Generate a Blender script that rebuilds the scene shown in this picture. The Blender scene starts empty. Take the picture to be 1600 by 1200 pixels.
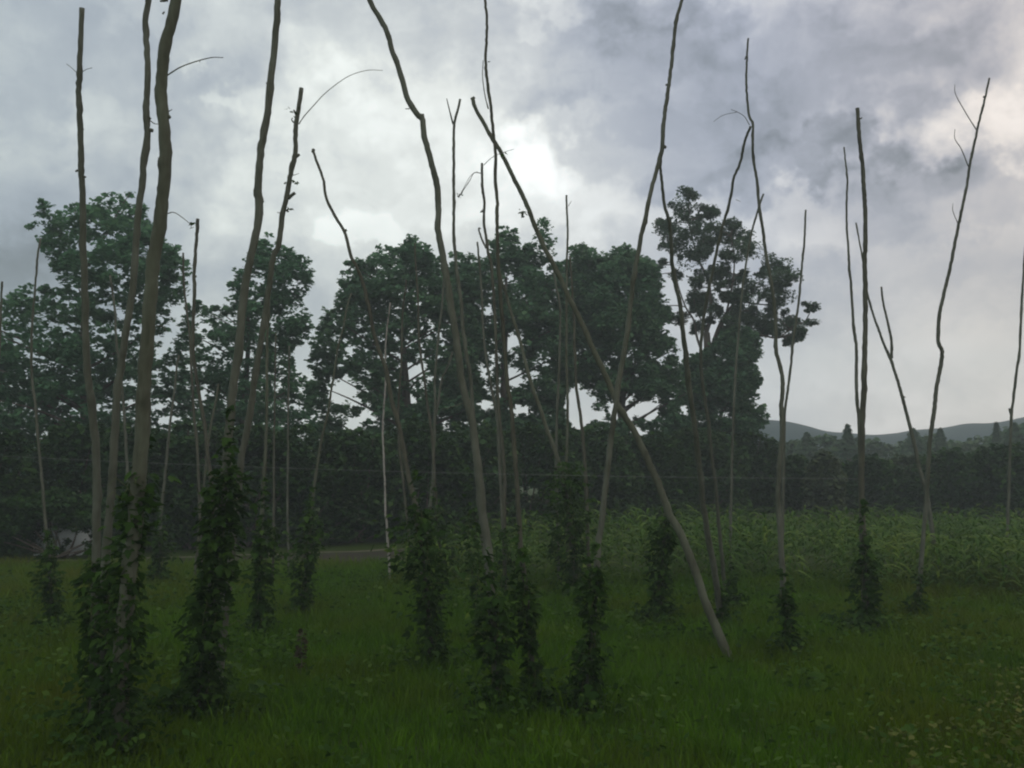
import bpy, math, random
import numpy as np
from mathutils import Vector, Matrix

random.seed(7)
rng = np.random.default_rng(7)
S = bpy.context.scene
COL = S.collection
PI = math.pi

# ------------------------------------------------------------------ camera
CAM_H = 2.5
FPX = 1505.0                      # focal length in pixels of a 1600 px wide frame
PITCH = math.atan(120.0 / FPX)
cam_d = bpy.data.cameras.new('camera')
cam = bpy.data.objects.new('camera', cam_d)
COL.objects.link(cam)
cam.location = (0, 0, CAM_H)
cam.rotation_euler = (PI / 2 + PITCH, 0, 0)
cam_d.sensor_width = 36.0
cam_d.lens = 36.0 * FPX / 1600.0
cam_d.clip_start = 0.1
cam_d.clip_end = 6000
S.camera = cam


def ray(px, py):
    u = (px - 800.0) / FPX
    v = (600.0 - py) / FPX
    return Vector((u, math.cos(PITCH) - math.sin(PITCH) * v, math.sin(PITCH) + math.cos(PITCH) * v))


def at(px, py, Y):
    """the point of the place seen at photo pixel (px, py), Y metres ahead"""
    d = ray(px, py)
    return Vector((0, 0, CAM_H)) + d * (Y / d.y)


def ground_at(px, py):
    d = ray(px, py)
    return Vector((0, 0, CAM_H)) + d * (-CAM_H / d.z)


# ------------------------------------------------------------------ sky
SUN_EL, SUN_AZ = math.radians(46), math.radians(6)
W = bpy.data.worlds.new('World')
S.world = W
W.use_nodes = True
nt = W.node_tree
nt.nodes.clear()


class NB:
    """small helper for building node graphs"""
    def __init__(s, t):
        s.t = t

    def n(s, typ, **kw):
        nd = s.t.nodes.new(typ)
        for k, v in kw.items():
            setattr(nd, k, v)
        return nd

    def put(s, sock, v):
        if hasattr(v, 'is_linked'):
            s.t.links.new(v, sock)
        else:
            sock.default_value = v

    def math(s, op, a, b=None, c=None, clamp=False):
        nd = s.n('ShaderNodeMath', operation=op, use_clamp=clamp)
        s.put(nd.inputs[0], a)
        if b is not None:
            s.put(nd.inputs[1], b)
        if c is not None:
            s.put(nd.inputs[2], c)
        return nd.outputs[0]

    def vec(s, op, a, b=None):
        nd = s.n('ShaderNodeVectorMath', operation=op)
        s.put(nd.inputs[0], a)
        if b is not None:
            if op == 'SCALE':
                s.put(nd.inputs[3], b)
            else:
                s.put(nd.inputs[1], b)
        return nd.outputs['Value'] if op in ('LENGTH', 'DOT_PRODUCT', 'DISTANCE') else nd.outputs[0]

    def noise(s, v, scale, detail=3, rough=0.5, dist=0.0):
        nd = s.n('ShaderNodeTexNoise')
        if v is not None:
            s.put(nd.inputs['Vector'], v)
        nd.inputs['Scale'].default_value = scale
        nd.inputs['Detail'].default_value = detail
        nd.inputs['Roughness'].default_value = rough
        nd.inputs['Distortion'].default_value = dist
        return nd

    def ramp(s, f, stops):
        nd = s.n('ShaderNodeValToRGB')
        s.put(nd.inputs[0], f)
        e = nd.color_ramp.elements
        while len(e) < len(stops):
            e.new(0.5)
        for i, (p, c) in enumerate(stops):
            e[i].position = p
            e[i].color = (c[0], c[1], c[2], 1)
        return nd.outputs[0]


b = NB(nt)
tc = b.n('ShaderNodeTexCoord')
D = tc.outputs['Generated']
sx = b.n('ShaderNodeSeparateXYZ')
nt.links.new(D, sx.inputs[0])
az = b.math('ARCTAN2', sx.outputs[0], sx.outputs[1])
el = b.math('ARCSINE', sx.outputs[2])
cv = b.n('ShaderNodeCombineXYZ')
nt.links.new(az, cv.inputs[0])
nt.links.new(el, cv.inputs[1])
w1 = b.noise(D, 6.0, 5, 0.58)
w2 = b.noise(D, 24.0, 4, 0.6)
warp = b.vec('ADD', b.vec('SCALE', b.vec('SUBTRACT', w1.outputs['Color'], (.5, .5, .5)), 0.20),
             b.vec('SCALE', b.vec('SUBTRACT', w2.outputs['Color'], (.5, .5, .5)), 0.085))
P = b.vec('ADD', cv.outputs[0], warp)

# cloud masses: (centre and half-size in photo pixels, lift or drop of brightness, softness 0..1)
CLOUDS = [
    (660, 240, 340, 240, .29, 1.0), (830, 235, 85, 75, .24, .9), (835, 232, 58, 52, .11, 1.0), (760, 262, 110, 60, .10, 1.0), (560, 335, 62, 42, .16, .5),
    (455, 320, 120, 90, .08, 1.0), (860, 325, 240, 60, .17, .7), (960, 375, 140, 50, .10, .9),
    (350, 172, 60, 20, .13, .8), (150, 190, 60, 40, .09, .9), (1525, 205, 130, 50, .24, .9), (1580, 330, 120, 90, .07, 1.0),
    (1245, 350, 110, 42, .12, .7), (840, 22, 70, 18, .10, .8), (620, 180, 160, 40, .06, .9),
    (1590, 140, 110, 80, .13, 1.0), (1350, 560, 330, 80, .06, 1.0), (1400, 455, 190, 60, .06, 1.0), (540, 130, 120, 50, .05, 1.0),
    (90, 340, 110, 40, .05, 1.0),
    (1050, 232, 200, 80, -.08, .35), (1320, 150, 250, 130, -.13, .6), (1230, 275, 210, 46, -.12, .5),
    (1440, 310, 190, 62, -.10, .5), (960, 95, 170, 80, -.10, .6), (870, 135, 80, 34, -.07, .6), (1120, 60, 200, 70, -.06, .7),
    (30, 470, 230, 170, -.26, 1.0), (60, 640, 330, 120, -.12, 1.0), (250, 70, 220, 80, -.03, 1.0), (660, 60, 190, 50, -.07, .9),
    (1010, 15, 200, 40, -.09, .7), (1300, 30, 240, 60, -.02, 1.0), (230, 400, 240, 90, -.05, 1.0),
    (1530, 420, 140, 60, -.03, 1.0), (1500, 560, 260, 70, .06, 1.0), (700, 300, 90, 30, -.05, .8),
]
L = b.math('MULTIPLY_ADD', w1.outputs['Fac'], 0.26, 0.405)
L = b.math('MULTIPLY_ADD', b.math('SUBTRACT', w2.outputs['Fac'], .5), 0.22, L)
w3 = b.noise(b.vec('ADD', b.vec('MULTIPLY', D, (1.0, 1.0, 2.1)), b.vec('SCALE', b.vec('SUBTRACT', w1.outputs['Color'], (.5, .5, .5)), .25)), 11.0, 6, .55)
lump = b.n('ShaderNodeMapRange', interpolation_type='SMOOTHSTEP')
nt.links.new(w3.outputs['Fac'], lump.inputs['Value'])
lump.inputs['From Min'].default_value = .40
lump.inputs['From Max'].default_value = .62
lump.inputs['To Min'].default_value = -.04
lump.inputs['To Max'].default_value = .065
L = b.math('ADD', L, lump.outputs[0])
for (px, py, rx, ry, amp, soft) in CLOUDS:
    d = ray(px, py).normalized()
    a0, e0 = math.atan2(d.x, d.y), math.asin(d.z)
    q = b.vec('MULTIPLY', b.vec('SUBTRACT', P, (a0, e0, 0)), (FPX / rx, FPX / ry, 0))
    ln = b.vec('LENGTH', q)
    mr = b.n('ShaderNodeMapRange', interpolation_type='SMOOTHERSTEP')
    nt.links.new(ln, mr.inputs['Value'])
    mr.inputs['From Min'].default_value = 1.0 + 0.35 * soft
    mr.inputs['From Max'].default_value = max(0.0, 1.0 - 0.95 * soft)
    mr.inputs['To Min'].default_value = 0.0
    mr.inputs['To Max'].default_value = amp * 1.3
    L = b.math('ADD', L, mr.outputs[0])
# paler towards the horizon
hz = b.n('ShaderNodeMapRange', interpolation_type='SMOOTHSTEP')
nt.links.new(el, hz.inputs['Value'])
hz.inputs['From Min'].default_value = 0.2
hz.inputs['From Max'].default_value = 0.01
hz.inputs['To Min'].default_value = 0.0
hz.inputs['To Max'].default_value = 0.34
L = b.math('ADD', L, hz.outputs[0])
# added lift of the unseen sky behind the camera, brightening crowns and pole fronts
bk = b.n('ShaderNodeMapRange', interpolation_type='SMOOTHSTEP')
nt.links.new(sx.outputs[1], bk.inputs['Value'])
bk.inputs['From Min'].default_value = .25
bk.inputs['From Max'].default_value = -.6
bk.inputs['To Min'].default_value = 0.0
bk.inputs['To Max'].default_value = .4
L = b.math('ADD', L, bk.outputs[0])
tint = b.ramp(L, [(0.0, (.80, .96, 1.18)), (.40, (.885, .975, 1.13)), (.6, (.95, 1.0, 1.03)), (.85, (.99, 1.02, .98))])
# warm side to the right (towards the hidden sun)
wm = b.n('ShaderNodeMapRange')
nt.links.new(az, wm.inputs['Value'])
wm.inputs['From Min'].default_value = -.5
wm.inputs['From Max'].default_value = .5
wtint = b.ramp(wm.outputs[0], [(0.0, (.96, 1.0, .99)), (.45, (1.0, 1.0, 1.0)), (.74, (1.0, .975, 1.04)), (.97, (1.13, .985, .94))])
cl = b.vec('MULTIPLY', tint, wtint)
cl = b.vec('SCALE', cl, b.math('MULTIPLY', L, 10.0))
sky = b.n('ShaderNodeTexSky', sky_type='NISHITA')
sky.sun_disc = False
sky.sun_elevation = SUN_EL
sky.sun_rotation = SUN_AZ
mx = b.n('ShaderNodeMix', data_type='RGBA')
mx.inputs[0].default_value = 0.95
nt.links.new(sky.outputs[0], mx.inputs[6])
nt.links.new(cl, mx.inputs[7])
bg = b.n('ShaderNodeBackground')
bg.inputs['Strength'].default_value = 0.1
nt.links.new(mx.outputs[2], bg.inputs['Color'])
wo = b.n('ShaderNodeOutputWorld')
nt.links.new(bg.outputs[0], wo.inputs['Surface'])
try:
    W.cycles.sampling_method = 'MANUAL'
    W.cycles.sample_map_resolution = 512
except Exception:
    pass

sd = bpy.data.lights.new('sun', 'SUN')
sd.energy = 0.9
sd.angle = math.radians(25)
sd.color = (1.0, .95, .88)
so = bpy.data.objects.new('sun', sd)
COL.objects.link(so)
sdir = Vector((math.sin(SUN_AZ) * math.cos(SUN_EL), math.cos(SUN_AZ) * math.cos(SUN_EL), math.sin(SUN_EL)))
so.rotation_euler = (-sdir).to_track_quat('-Z', 'Y').to_euler()
so.location = (0, 0, 50)

S.view_settings.view_transform = 'Standard'
S.view_settings.look = 'None'
S.view_settings.exposure = 0.12
S.view_settings.gamma = 1.0
S.render.engine = 'CYCLES'
S.cycles.use_denoising = True
S.cycles.max_bounces = 6
S.cycles.diffuse_bounces = 3
S.cycles.transparent_max_bounces = 8
S.cycles.volume_bounces = 0
S.cycles.filter_width = 2.1


# ------------------------------------------------------------------ helpers
def tag(o, label=None, cat=None, group=None, kind=None):
    if label:
        o['label'] = label
    if cat:
        o['category'] = cat
    if group:
        o['group'] = group
    if kind:
        o['kind'] = kind
    return o


def link(name, me, mat=None, parent=None, loc=(0, 0, 0)):
    if mat is not None:
        me.materials.append(mat)
    o = bpy.data.objects.new(name, me)
    COL.objects.link(o)
    o.location = loc
    if parent is not None:
        o.parent = parent
    return o


def empty(name, loc):
    o = bpy.data.objects.new(name, None)
    o.empty_display_size = .2
    COL.objects.link(o)
    o.location = loc
    return o


def np_mesh(name, V, loops, sizes, smooth=False):
    me = bpy.data.meshes.new(name)
    V = np.ascontiguousarray(V, dtype=np.float32)
    loops = np.ascontiguousarray(loops, dtype=np.int32)
    sizes = np.ascontiguousarray(sizes, dtype=np.int32)
    me.vertices.add(len(V))
    me.vertices.foreach_set('co', V.ravel())
    me.loops.add(len(loops))
    me.loops.foreach_set('vertex_index', loops)
    me.polygons.add(len(sizes))
    st = np.concatenate(([0], np.cumsum(sizes)[:-1])).astype(np.int32)
    me.polygons.foreach_set('loop_start', st)
    me.polygons.foreach_set('loop_total', sizes)
    if smooth:
        me.polygons.foreach_set('use_smooth', np.ones(len(sizes), dtype=bool))
    me.update(calc_edges=True)
    me.validate()
    return me


class Geo:
    """collects polygons"""
    def __init__(s):
        s.V, s.F = [], []

    def add(s, V, F):
        o = len(s.V)
        s.V.extend([tuple(v) for v in V])
        s.F.extend([tuple(i + o for i in f) for f in F])

    def mesh(s, name, smooth=False):
        sizes = [len(f) for f in s.F]
        loops = [i for f in s.F for i in f]
        return np_mesh(name, np.array(s.V), loops, sizes, smooth)

    def box(s, x0, x1, y0, y1, z0, z1):
        V = [(x0, y0, z0), (x1, y0, z0), (x1, y1, z0), (x0, y1, z0), (x0, y0, z1), (x1, y0, z1), (x1, y1, z1), (x0, y1, z1)]
        s.add(V, [(0, 3, 2, 1), (4, 5, 6, 7), (0, 1, 5, 4), (1, 2, 6, 5), (2, 3, 7, 6), (3, 0, 4, 7)])

    def tube(s, pts, rad, sides=8, knots=(), rough=0.0):
        """a tapering round limb along pts, flat ends; knots = (index, angle, height)"""
        pts = [Vector(p) for p in pts]
        n = len(pts)
        V, F = [], []
        ref = Vector((0.13, -1, 0.05)).normalized()
        for i, p in enumerate(pts):
            t = (pts[min(i + 1, n - 1)] - pts[max(i - 1, 0)]).normalized()
            a = (ref - t * ref.dot(t))
            if a.length < 1e-4:
                a = t.orthogonal()
            a.normalize()
            c = t.cross(a)
            for k in range(sides):
                th = 2 * PI * k / sides
                r = rad[i]
                if rough:
                    r *= 1 + rough * random.uniform(-1, 1)
                for (ki, ka, kh) in knots:
                    dd = (i - ki) / 1.1
                    if abs(dd) < 3:
                        da = math.cos(th - ka)
                        r += kh * math.exp(-dd * dd) * max(0, da) ** 2
                V.append(p + a * (math.cos(th) * r) + c * (math.sin(th) * r))
        for i in range(n - 1):
            for k in range(sides):
                k2 = (k + 1) % sides
                F.append((i * sides + k, i * sides + k2, (i + 1) * sides + k2, (i + 1) * sides + k))
        F.append(tuple(range(sides - 1, -1, -1)))
        F.append(tuple((n - 1) * sides + k for k in range(sides)))
        s.add(V, F)


def spline(pts, per=6):
    """Catmull-Rom through points given as tuples"""
    P_ = [np.array(p, float) for p in pts]
    P_ = [2 * P_[0] - P_[1]] + P_ + [2 * P_[-1] - P_[-2]]
    out = []
    for i in range(1, len(P_) - 2):
        p0, p1, p2, p3 = P_[i - 1:i + 3]
        for k in range(per):
            t = k / per
            out.append(.5 * ((2 * p1) + (-p0 + p2) * t + (2 * p0 - 5 * p1 + 4 * p2 - p3) * t * t + (-p0 + 3 * p1 - 3 * p2 + p3) * t ** 3))
    out.append(P_[-2])
    return out


# ------------------------------------------------------------------ materials
def new_mat(name):
    m = bpy.data.materials.new(name)
    m.use_nodes = True
    t = m.node_tree
    t.nodes.clear()
    return m, NB(t)


def finish(m, bb, shader):
    o = bb.n('ShaderNodeOutputMaterial')
    m.node_tree.links.new(shader, o.inputs['Surface'])
    return m


def leaf_mat(name, stops, trans=.25, clump=.5, rough=.65, spec=.06):
    m, q = new_mat(name)
    g = q.n('ShaderNodeNewGeometry')
    t = q.n('ShaderNodeTexCoord')
    nz = q.noise(t.outputs['Object'], clump, 3, .55)
    f = q.math('MULTIPLY_ADD', g.outputs['Random Per Island'], .55, q.math('MULTIPLY_ADD', nz.outputs['Fac'], 1.1, -.33), clamp=True)
    c = q.ramp(f, stops)
    p = q.n('ShaderNodeBsdfPrincipled')
    m.node_tree.links.new(c, p.inputs['Base Color'])
    p.inputs['Roughness'].default_value = rough
    p.inputs['Specular IOR Level'].default_value = spec
    tr = q.n('ShaderNodeBsdfTranslucent')
    hs = q.n('ShaderNodeHueSaturation')
    hs.inputs['Value'].default_value = 1.15
    m.node_tree.links.new(c, hs.inputs['Color'])
    m.node_tree.links.new(hs.outputs[0], tr.inputs['Color'])
    ms = q.n('ShaderNodeMixShader')
    ms.inputs[0].default_value = trans
    m.node_tree.links.new(p.outputs[0], ms.inputs[1])
    m.node_tree.links.new(tr.outputs[0], ms.inputs[2])
    return finish(m, q, ms.outputs[0])


def bark_mat(name, stops, scale=(14, 14, 3), bump=.5, rough=.85):
    m, q = new_mat(name)
    t = q.n('ShaderNodeTexCoord')
    v = q.vec('MULTIPLY', t.outputs['Object'], scale)
    n1 = q.noise(v, 1.0, 5, .6, .6)
    n2 = q.noise(t.outputs['Object'], 2.2, 3, .6)
    f = q.math('MULTIPLY_ADD', n1.outputs['Fac'], .7, q.math('MULTIPLY_ADD', n2.outputs['Fac'], .7, -.2), clamp=True)
    c = q.ramp(f, stops)
    p = q.n('ShaderNodeBsdfPrincipled')
    m.node_tree.links.new(c, p.inputs['Base Color'])
    p.inputs['Roughness'].default_value = rough
    p.inputs['Specular IOR Level'].default_value = .2
    bp = q.n('ShaderNodeBump')
    bp.inputs['Strength'].default_value = bump
    bp.inputs['Distance'].default_value = .012
    m.node_tree.links.new(n1.outputs['Fac'], bp.inputs['Height'])
    m.node_tree.links.new(bp.outputs[0], p.inputs['Normal'])
    return finish(m, q, p.outputs[0])


M = {}
M['pole'] = bark_mat('weathered_pole_wood', [(.2, (0.027, 0.028, 0.021)), (.38, (0.063, 0.069, 0.052)), (.55, (0.091, 0.098, 0.077)), (.75, (0.124, 0.137, 0.110)), (.92, (0.173, 0.194, 0.158))], bump=.8)
M['pole_brown'] = bark_mat('brown_bark_pole', [(.2, (0.023, 0.022, 0.015)), (.4, (0.054, 0.055, 0.042)), (.6, (0.079, 0.081, 0.059)), (.85, (0.116, 0.123, 0.094))], bump=.8)
M['pole_green'] = bark_mat('lichen_pole', [(.2, (0.029, 0.032, 0.022)), (.42, (0.070, 0.075, 0.053)), (.62, (0.096, 0.107, 0.077)), (.85, (0.139, 0.157, 0.119))], bump=.8)
M['birch'] = bark_mat('birch_bark', [(.34, (.05, .045, .04)), (.42, (.22, .21, .19)), (.8, (.36, .345, .32))], scale=(1.5, 1.5, 9), bump=.2)
M['bark_dark'] = bark_mat('tree_bark', [(.2, (.05, .042, .034)), (.8, (.14, .12, .1))], scale=(5, 5, 1.2))
M['hop'] = leaf_mat('hop_leaf', [(.1, (.013, .034, .006)), (.5, (.024, .058, .010)), (.85, (.046, .095, .016)), (1.0, (.13, .18, .025))], .28, 2.2, .75, .06)
M['stem'] = bark_mat('green_stem', [(.2, (.04, .06, .02)), (.8, (.1, .12, .04))])
M['maple'] = leaf_mat('maple_leaf', [(.1, (.04, .11, .055)), (.5, (.075, .175, .09)), (.95, (.12, .24, .11))], .4, .45)
M['broad'] = leaf_mat('broad_leaf', [(.1, (.045, .105, .055)), (.5, (.075, .165, .085)), (.95, (.12, .22, .10))], .4, .4)
M['pine'] = leaf_mat('pine_needle', [(.1, (.03, .065, .038)), (.5, (.055, .10, .056)), (.95, (.09, .14, .075))], .3, .6)
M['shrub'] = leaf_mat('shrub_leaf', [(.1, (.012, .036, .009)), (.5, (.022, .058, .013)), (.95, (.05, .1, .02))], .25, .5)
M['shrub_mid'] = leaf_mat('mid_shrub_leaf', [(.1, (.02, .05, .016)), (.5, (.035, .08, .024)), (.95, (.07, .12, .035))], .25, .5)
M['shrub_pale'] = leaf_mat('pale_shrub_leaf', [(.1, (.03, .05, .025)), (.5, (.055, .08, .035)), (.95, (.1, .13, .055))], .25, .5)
M['far'] = leaf_mat('far_wood_leaf', [(.1, (.028, .065, .028)), (.5, (.045, .095, .04)), (.95, (.10, .145, .05))], .2, .06)
M['maize'] = leaf_mat('maize_leaf', [(.1, (.02, .058, .006)), (.5, (.044, .098, .011)), (.95, (.12, .17, .026))], .25, .35, .7, .06)


def grass_mat(name, g0, g1, br, scale=.35):
    m, q = new_mat(name)
    g = q.n('ShaderNodeNewGeometry')
    n1 = q.noise(g.outputs['Position'], scale, 4, .6)
    n2 = q.noise(g.outputs['Position'], 1.6, 3, .6)
    f = q.math('MULTIPLY_ADD', g.outputs['Random Per Island'], .5, q.math('MULTIPLY_ADD', n2.outputs['Fac'], 1.0, -.25), clamp=True)
    c = q.ramp(f, [(.05, g0), (.8, g1), (1.0, tuple(1.35 * v for v in g1))])
    # drier, browner patches
    sp = q.n('ShaderNodeSeparateXYZ')
    m.node_tree.links.new(g.outputs['Position'], sp.inputs[0])
    f2 = q.math('MULTIPLY_ADD', n1.outputs['Fac'], 3.2, q.math('MULTIPLY_ADD', q.math('ABSOLUTE', sp.outputs[0]), .055, -1.58), clamp=True)
    mx_ = q.n('ShaderNodeMix', data_type='RGBA')
    m.node_tree.links.new(q.math('MULTIPLY', f2, .75), mx_.inputs[0])
    m.node_tree.links.new(c, mx_.inputs[6])
    mx_.inputs[7].default_value = (*br, 1)
    p = q.n('ShaderNodeBsdfPrincipled')
    m.node_tree.links.new(mx_.outputs[2], p.inputs['Base Color'])
    p.inputs['Roughness'].default_value = .65
    p.inputs['Specular IOR Level'].default_value = .15
    tr = q.n('ShaderNodeBsdfTranslucent')
    m.node_tree.links.new(mx_.outputs[2], tr.inputs['Color'])
    ms = q.n('ShaderNodeMixShader')
    ms.inputs[0].default_value = .25
    m.node_tree.links.new(p.outputs[0], ms.inputs[1])
    m.node_tree.links.new(tr.outputs[0], ms.inputs[2])
    return finish(m, q, ms.outputs[0])


M['grass'] = grass_mat('meadow_grass', (.022, .068, .0005), (.066, .152, .001), (.085, .092, .002))


def soil_mat(name, stops, scale=3.0, bump=.4):
    m, q = new_mat(name)
    g = q.n('ShaderNodeNewGeometry')
    n1 = q.noise(g.outputs['Position'], scale, 6, .65)
    n2 = q.noise(g.outputs['Position'], scale * .12, 3, .5)
    f = q.math('MULTIPLY_ADD', n1.outputs['Fac'], .8, q.math('MULTIPLY_ADD', n2.outputs['Fac'], .6, -.2), clamp=True)
    c = q.ramp(f, stops)
    p = q.n('ShaderNodeBsdfPrincipled')
    m.node_tree.links.new(c, p.inputs['Base Color'])
    p.inputs['Roughness'].default_value = .95
    p.inputs['Specular IOR Level'].default_value = .1
    bp = q.n('ShaderNodeBump')
    bp.inputs['Strength'].default_value = bump
    bp.inputs['Distance'].default_value = .05
    m.node_tree.links.new(n1.outputs['Fac'], bp.inputs['Height'])
    m.node_tree.links.new(bp.outputs[0], p.inputs['Normal'])
    return finish(m, q, p.outputs[0])


M['ground'] = soil_mat('turf_ground', [(.2, (.016, .028, .003)), (.6, (.028, .05, .005)), (.9, (.04, .05, .009))])
M['soil'] = soil_mat('dark_soil', [(.2, (.016, .014, .01)), (.6, (.03, .027, .018)), (.9, (.05, .045, .028))])
M['track'] = soil_mat('pale_gravel', [(.2, (.075, .072, .05)), (.6, (.14, .13, .1)), (.9, (.22, .205, .16))], 9.0)
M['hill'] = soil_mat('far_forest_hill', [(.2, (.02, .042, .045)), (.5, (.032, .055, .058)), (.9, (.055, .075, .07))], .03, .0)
M['white'] = soil_mat('white_paint', [(.2, (.72, .79, .81)), (.8, (.80, .87, .89))], 1.5, .05)
M['roof'] = soil_mat('grey_roof_felt', [(.2, (.04, .04, .045)), (.8, (.08, .08, .085))], 4.0, .1)


def wire_mat():
    m, q = new_mat('dull_galvanised_wire')
    p = q.n('ShaderNodeBsdfPrincipled')
    p.inputs['Base Color'].default_value = (.16, .17, .17, 1)
    p.inputs['Metallic'].default_value = .4
    p.inputs['Roughness'].default_value = .6
    return finish(m, q, p.outputs[0])


M['wire'] = wire_mat()

# ------------------------------------------------------------------ ground, track, hills
R_ = 500.0
gm = Geo()
ring = [(R_ * math.cos(2 * PI * k / 64), R_ * math.sin(2 * PI * k / 64), 0) for k in range(64)]
gm.add(ring, [tuple(range(64))])
tag(link('ground', gm.mesh('ground'), M['ground']), kind='structure')

track_px = [(-260, 884), (60, 878), (400, 868), (650, 858), (960, 838), (1160, 817), (1300, 803)]
tr_pts = [ground_at(*p) for p in track_px]


def strip(pts, off0, off1, z, name):
    g = Geo()
    c = spline([(p.x, p.y) for p in pts], 8)
    V = []
    for i in range(len(c)):
        t = c[min(i + 1, len(c) - 1)] - c[max(i - 1, 0)]
        t /= np.linalg.norm(t)
        nrm = np.array((-t[1], t[0]))
        for o_ in (off0, off1):
            j = .12 * math.sin(i * 1.7 + o_) + random.uniform(-.06, .06)
            q_ = c[i] + nrm * (o_ + j)
            V.append((q_[0], q_[1], z))
    F = [(2 * i, 2 * i + 2, 2 * i + 3, 2 * i + 1) for i in range(len(c) - 1)]
    g.add(V, F)
    return g.mesh(name)


tag(link('path', strip(tr_pts, 0.0, .26, .012, 'path'), M['track']), kind='structure')
tag(link('soil_strip', strip(tr_pts[:4], -3.0, -.25, .008, 'soil_strip'), M['soil']), kind='structure')

# far hills: a long ridge seen over the woodland
HY = 165.0
ridge = [(-700, 700), (-200, 712), (300, 712), (700, 712), (1000, 690), (1130, 660), (1190, 652), (1250, 653), (1290, 660),
         (1330, 670), (1370, 673), (1410, 676), (1450, 673), (1480, 668), (1530, 664), (1570, 657), (1620, 655), (1720, 640), (1900, 650), (2300, 670)]
rs = spline([(at(x, y, HY).x, at(x, y, HY).z) for x, y in ridge], 10)
V, F = [], []
prof = [(-60, 0.0), (-50, .28), (-38, .62), (-18, .88), (0, 1.0), (30, .95), (60, .6), (95, 0.0)]
for i, (x, z) in enumerate(rs):
    for (dy, f) in prof:
        V.append((x * (1 + dy / HY * .9), HY + dy + 14 * math.sin(x * .02 + dy * .02), max(-.5, z * f * (1 + .03 * math.sin(x * .05 + dy)) if f < 1 else z) - (.5 if f == 0 else 0)))
k = len(prof)
for i in range(len(rs) - 1):
    for j in range(k - 1):
        F.append((i * k + j, (i + 1) * k + j, (i + 1) * k + j + 1, i * k + j + 1))
g = Geo()
g.add(V, F)
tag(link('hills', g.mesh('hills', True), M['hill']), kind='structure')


# ------------------------------------------------------------------ leaves
def rot_frames(n, up_bias, yaw=None):
    """random leaf frames: length axis, width axis, normal"""
    th = rng.uniform(0, 2 * PI, n) if yaw is None else yaw
    pitch = rng.normal(-.35, .45, n) * (1 - up_bias) + rng.normal(-.25, .3, n) * up_bias
    roll = rng.normal(0, .55, n)
    l = np.stack([np.cos(th) * np.cos(pitch), np.sin(th) * np.cos(pitch), np.sin(pitch)], 1)
    w = np.stack([-np.sin(th), np.cos(th), np.zeros(n)], 1)
    nn = np.cross(l, w)
    w2 = w * np.cos(roll)[:, None] + nn * np.sin(roll)[:, None]
    n2 = np.cross(l, w2)
    return l, w2, n2


def scatter(name, C, size, tmpl, faces, frames):
    """one mesh of many leaves: tmpl (k,3) in (width, length, normal) units"""
    n = len(C)
    l, w, nn = frames
    T = np.array(tmpl, float)
    k = len(T)
    V = C[:, None, :] + size[:, None, None] * (T[None, :, 0:1] * w[:, None, :] + T[None, :, 1:2] * l[:, None, :] + T[None, :, 2:3] * nn[:, None, :])
    V = V.reshape(-1, 3)
    base = (np.arange(n) * k)[:, None]
    fl = np.array([i for f in faces for i in f])
    loops = (base + fl[None, :]).ravel()
    sizes = np.tile([len(f) for f in faces], n)
    return np_mesh(name, V, loops, sizes)


TL_SIMPLE = [(0, -.5, 0), (.3, -.2, .02), (.34, .12, 0), (.1, .3, .05), (0, .55, -.05), (-.12, .28, .05), (-.36, .1, 0), (-.28, -.22, .02)]
TF_SIMPLE = [(0, 1, 2, 3, 4, 5, 6, 7)]
# three-lobed hop leaf folded along the midrib
TL_HOP = [(0, -.45, .0), (.26, -.42, .06), (.5, -.08, .02), (.24, -.02, .09), (.2, .25, .07), (0, .55, -.08),
          (-.2, .25, .07), (-.24, -.02, .09), (-.5, -.08, .02), (-.26, -.42, .06)]
TF_HOP = [(0, 1, 2, 3, 4, 5), (0, 5, 6, 7, 8, 9)]
TL_SPRAY = [(0, -.5, 0), (.18, -.3, .05), (.45, -.25, 0), (.22, 0, .06), (.4, .25, -.03), (.1, .2, .05), (0, .6, -.05),
            (-.12, .22, .05), (-.38, .2, -.03), (-.2, -.02, .06), (-.48, -.2, 0), (-.16, -.32, .05)]
TF_SPRAY = [tuple(range(12))]


def in_poly(x, y, poly):
    c = False
    n = len(poly)
    for i in range(n):
        x1, y1 = poly[i]
        x2, y2 = poly[(i + 1) % n]
        if (y1 > y) != (y2 > y) and x < (x2 - x1) * (y - y1) / (y2 - y1) + x1:
            c = not c
    return c


def edge_dist(x, y, poly):
    d = 1e9
    n = len(poly)
    for i in range(n):
        x1, y1 = poly[i]
        x2, y2 = poly[(i + 1) % n]
        dx, dy = x2 - x1, y2 - y1
        t = max(0, min(1, ((x - x1) * dx + (y - y1) * dy) / (dx * dx + dy * dy + 1e-9)))
        d = min(d, math.hypot(x - x1 - t * dx, y - y1 - t * dy))
    return d


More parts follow.
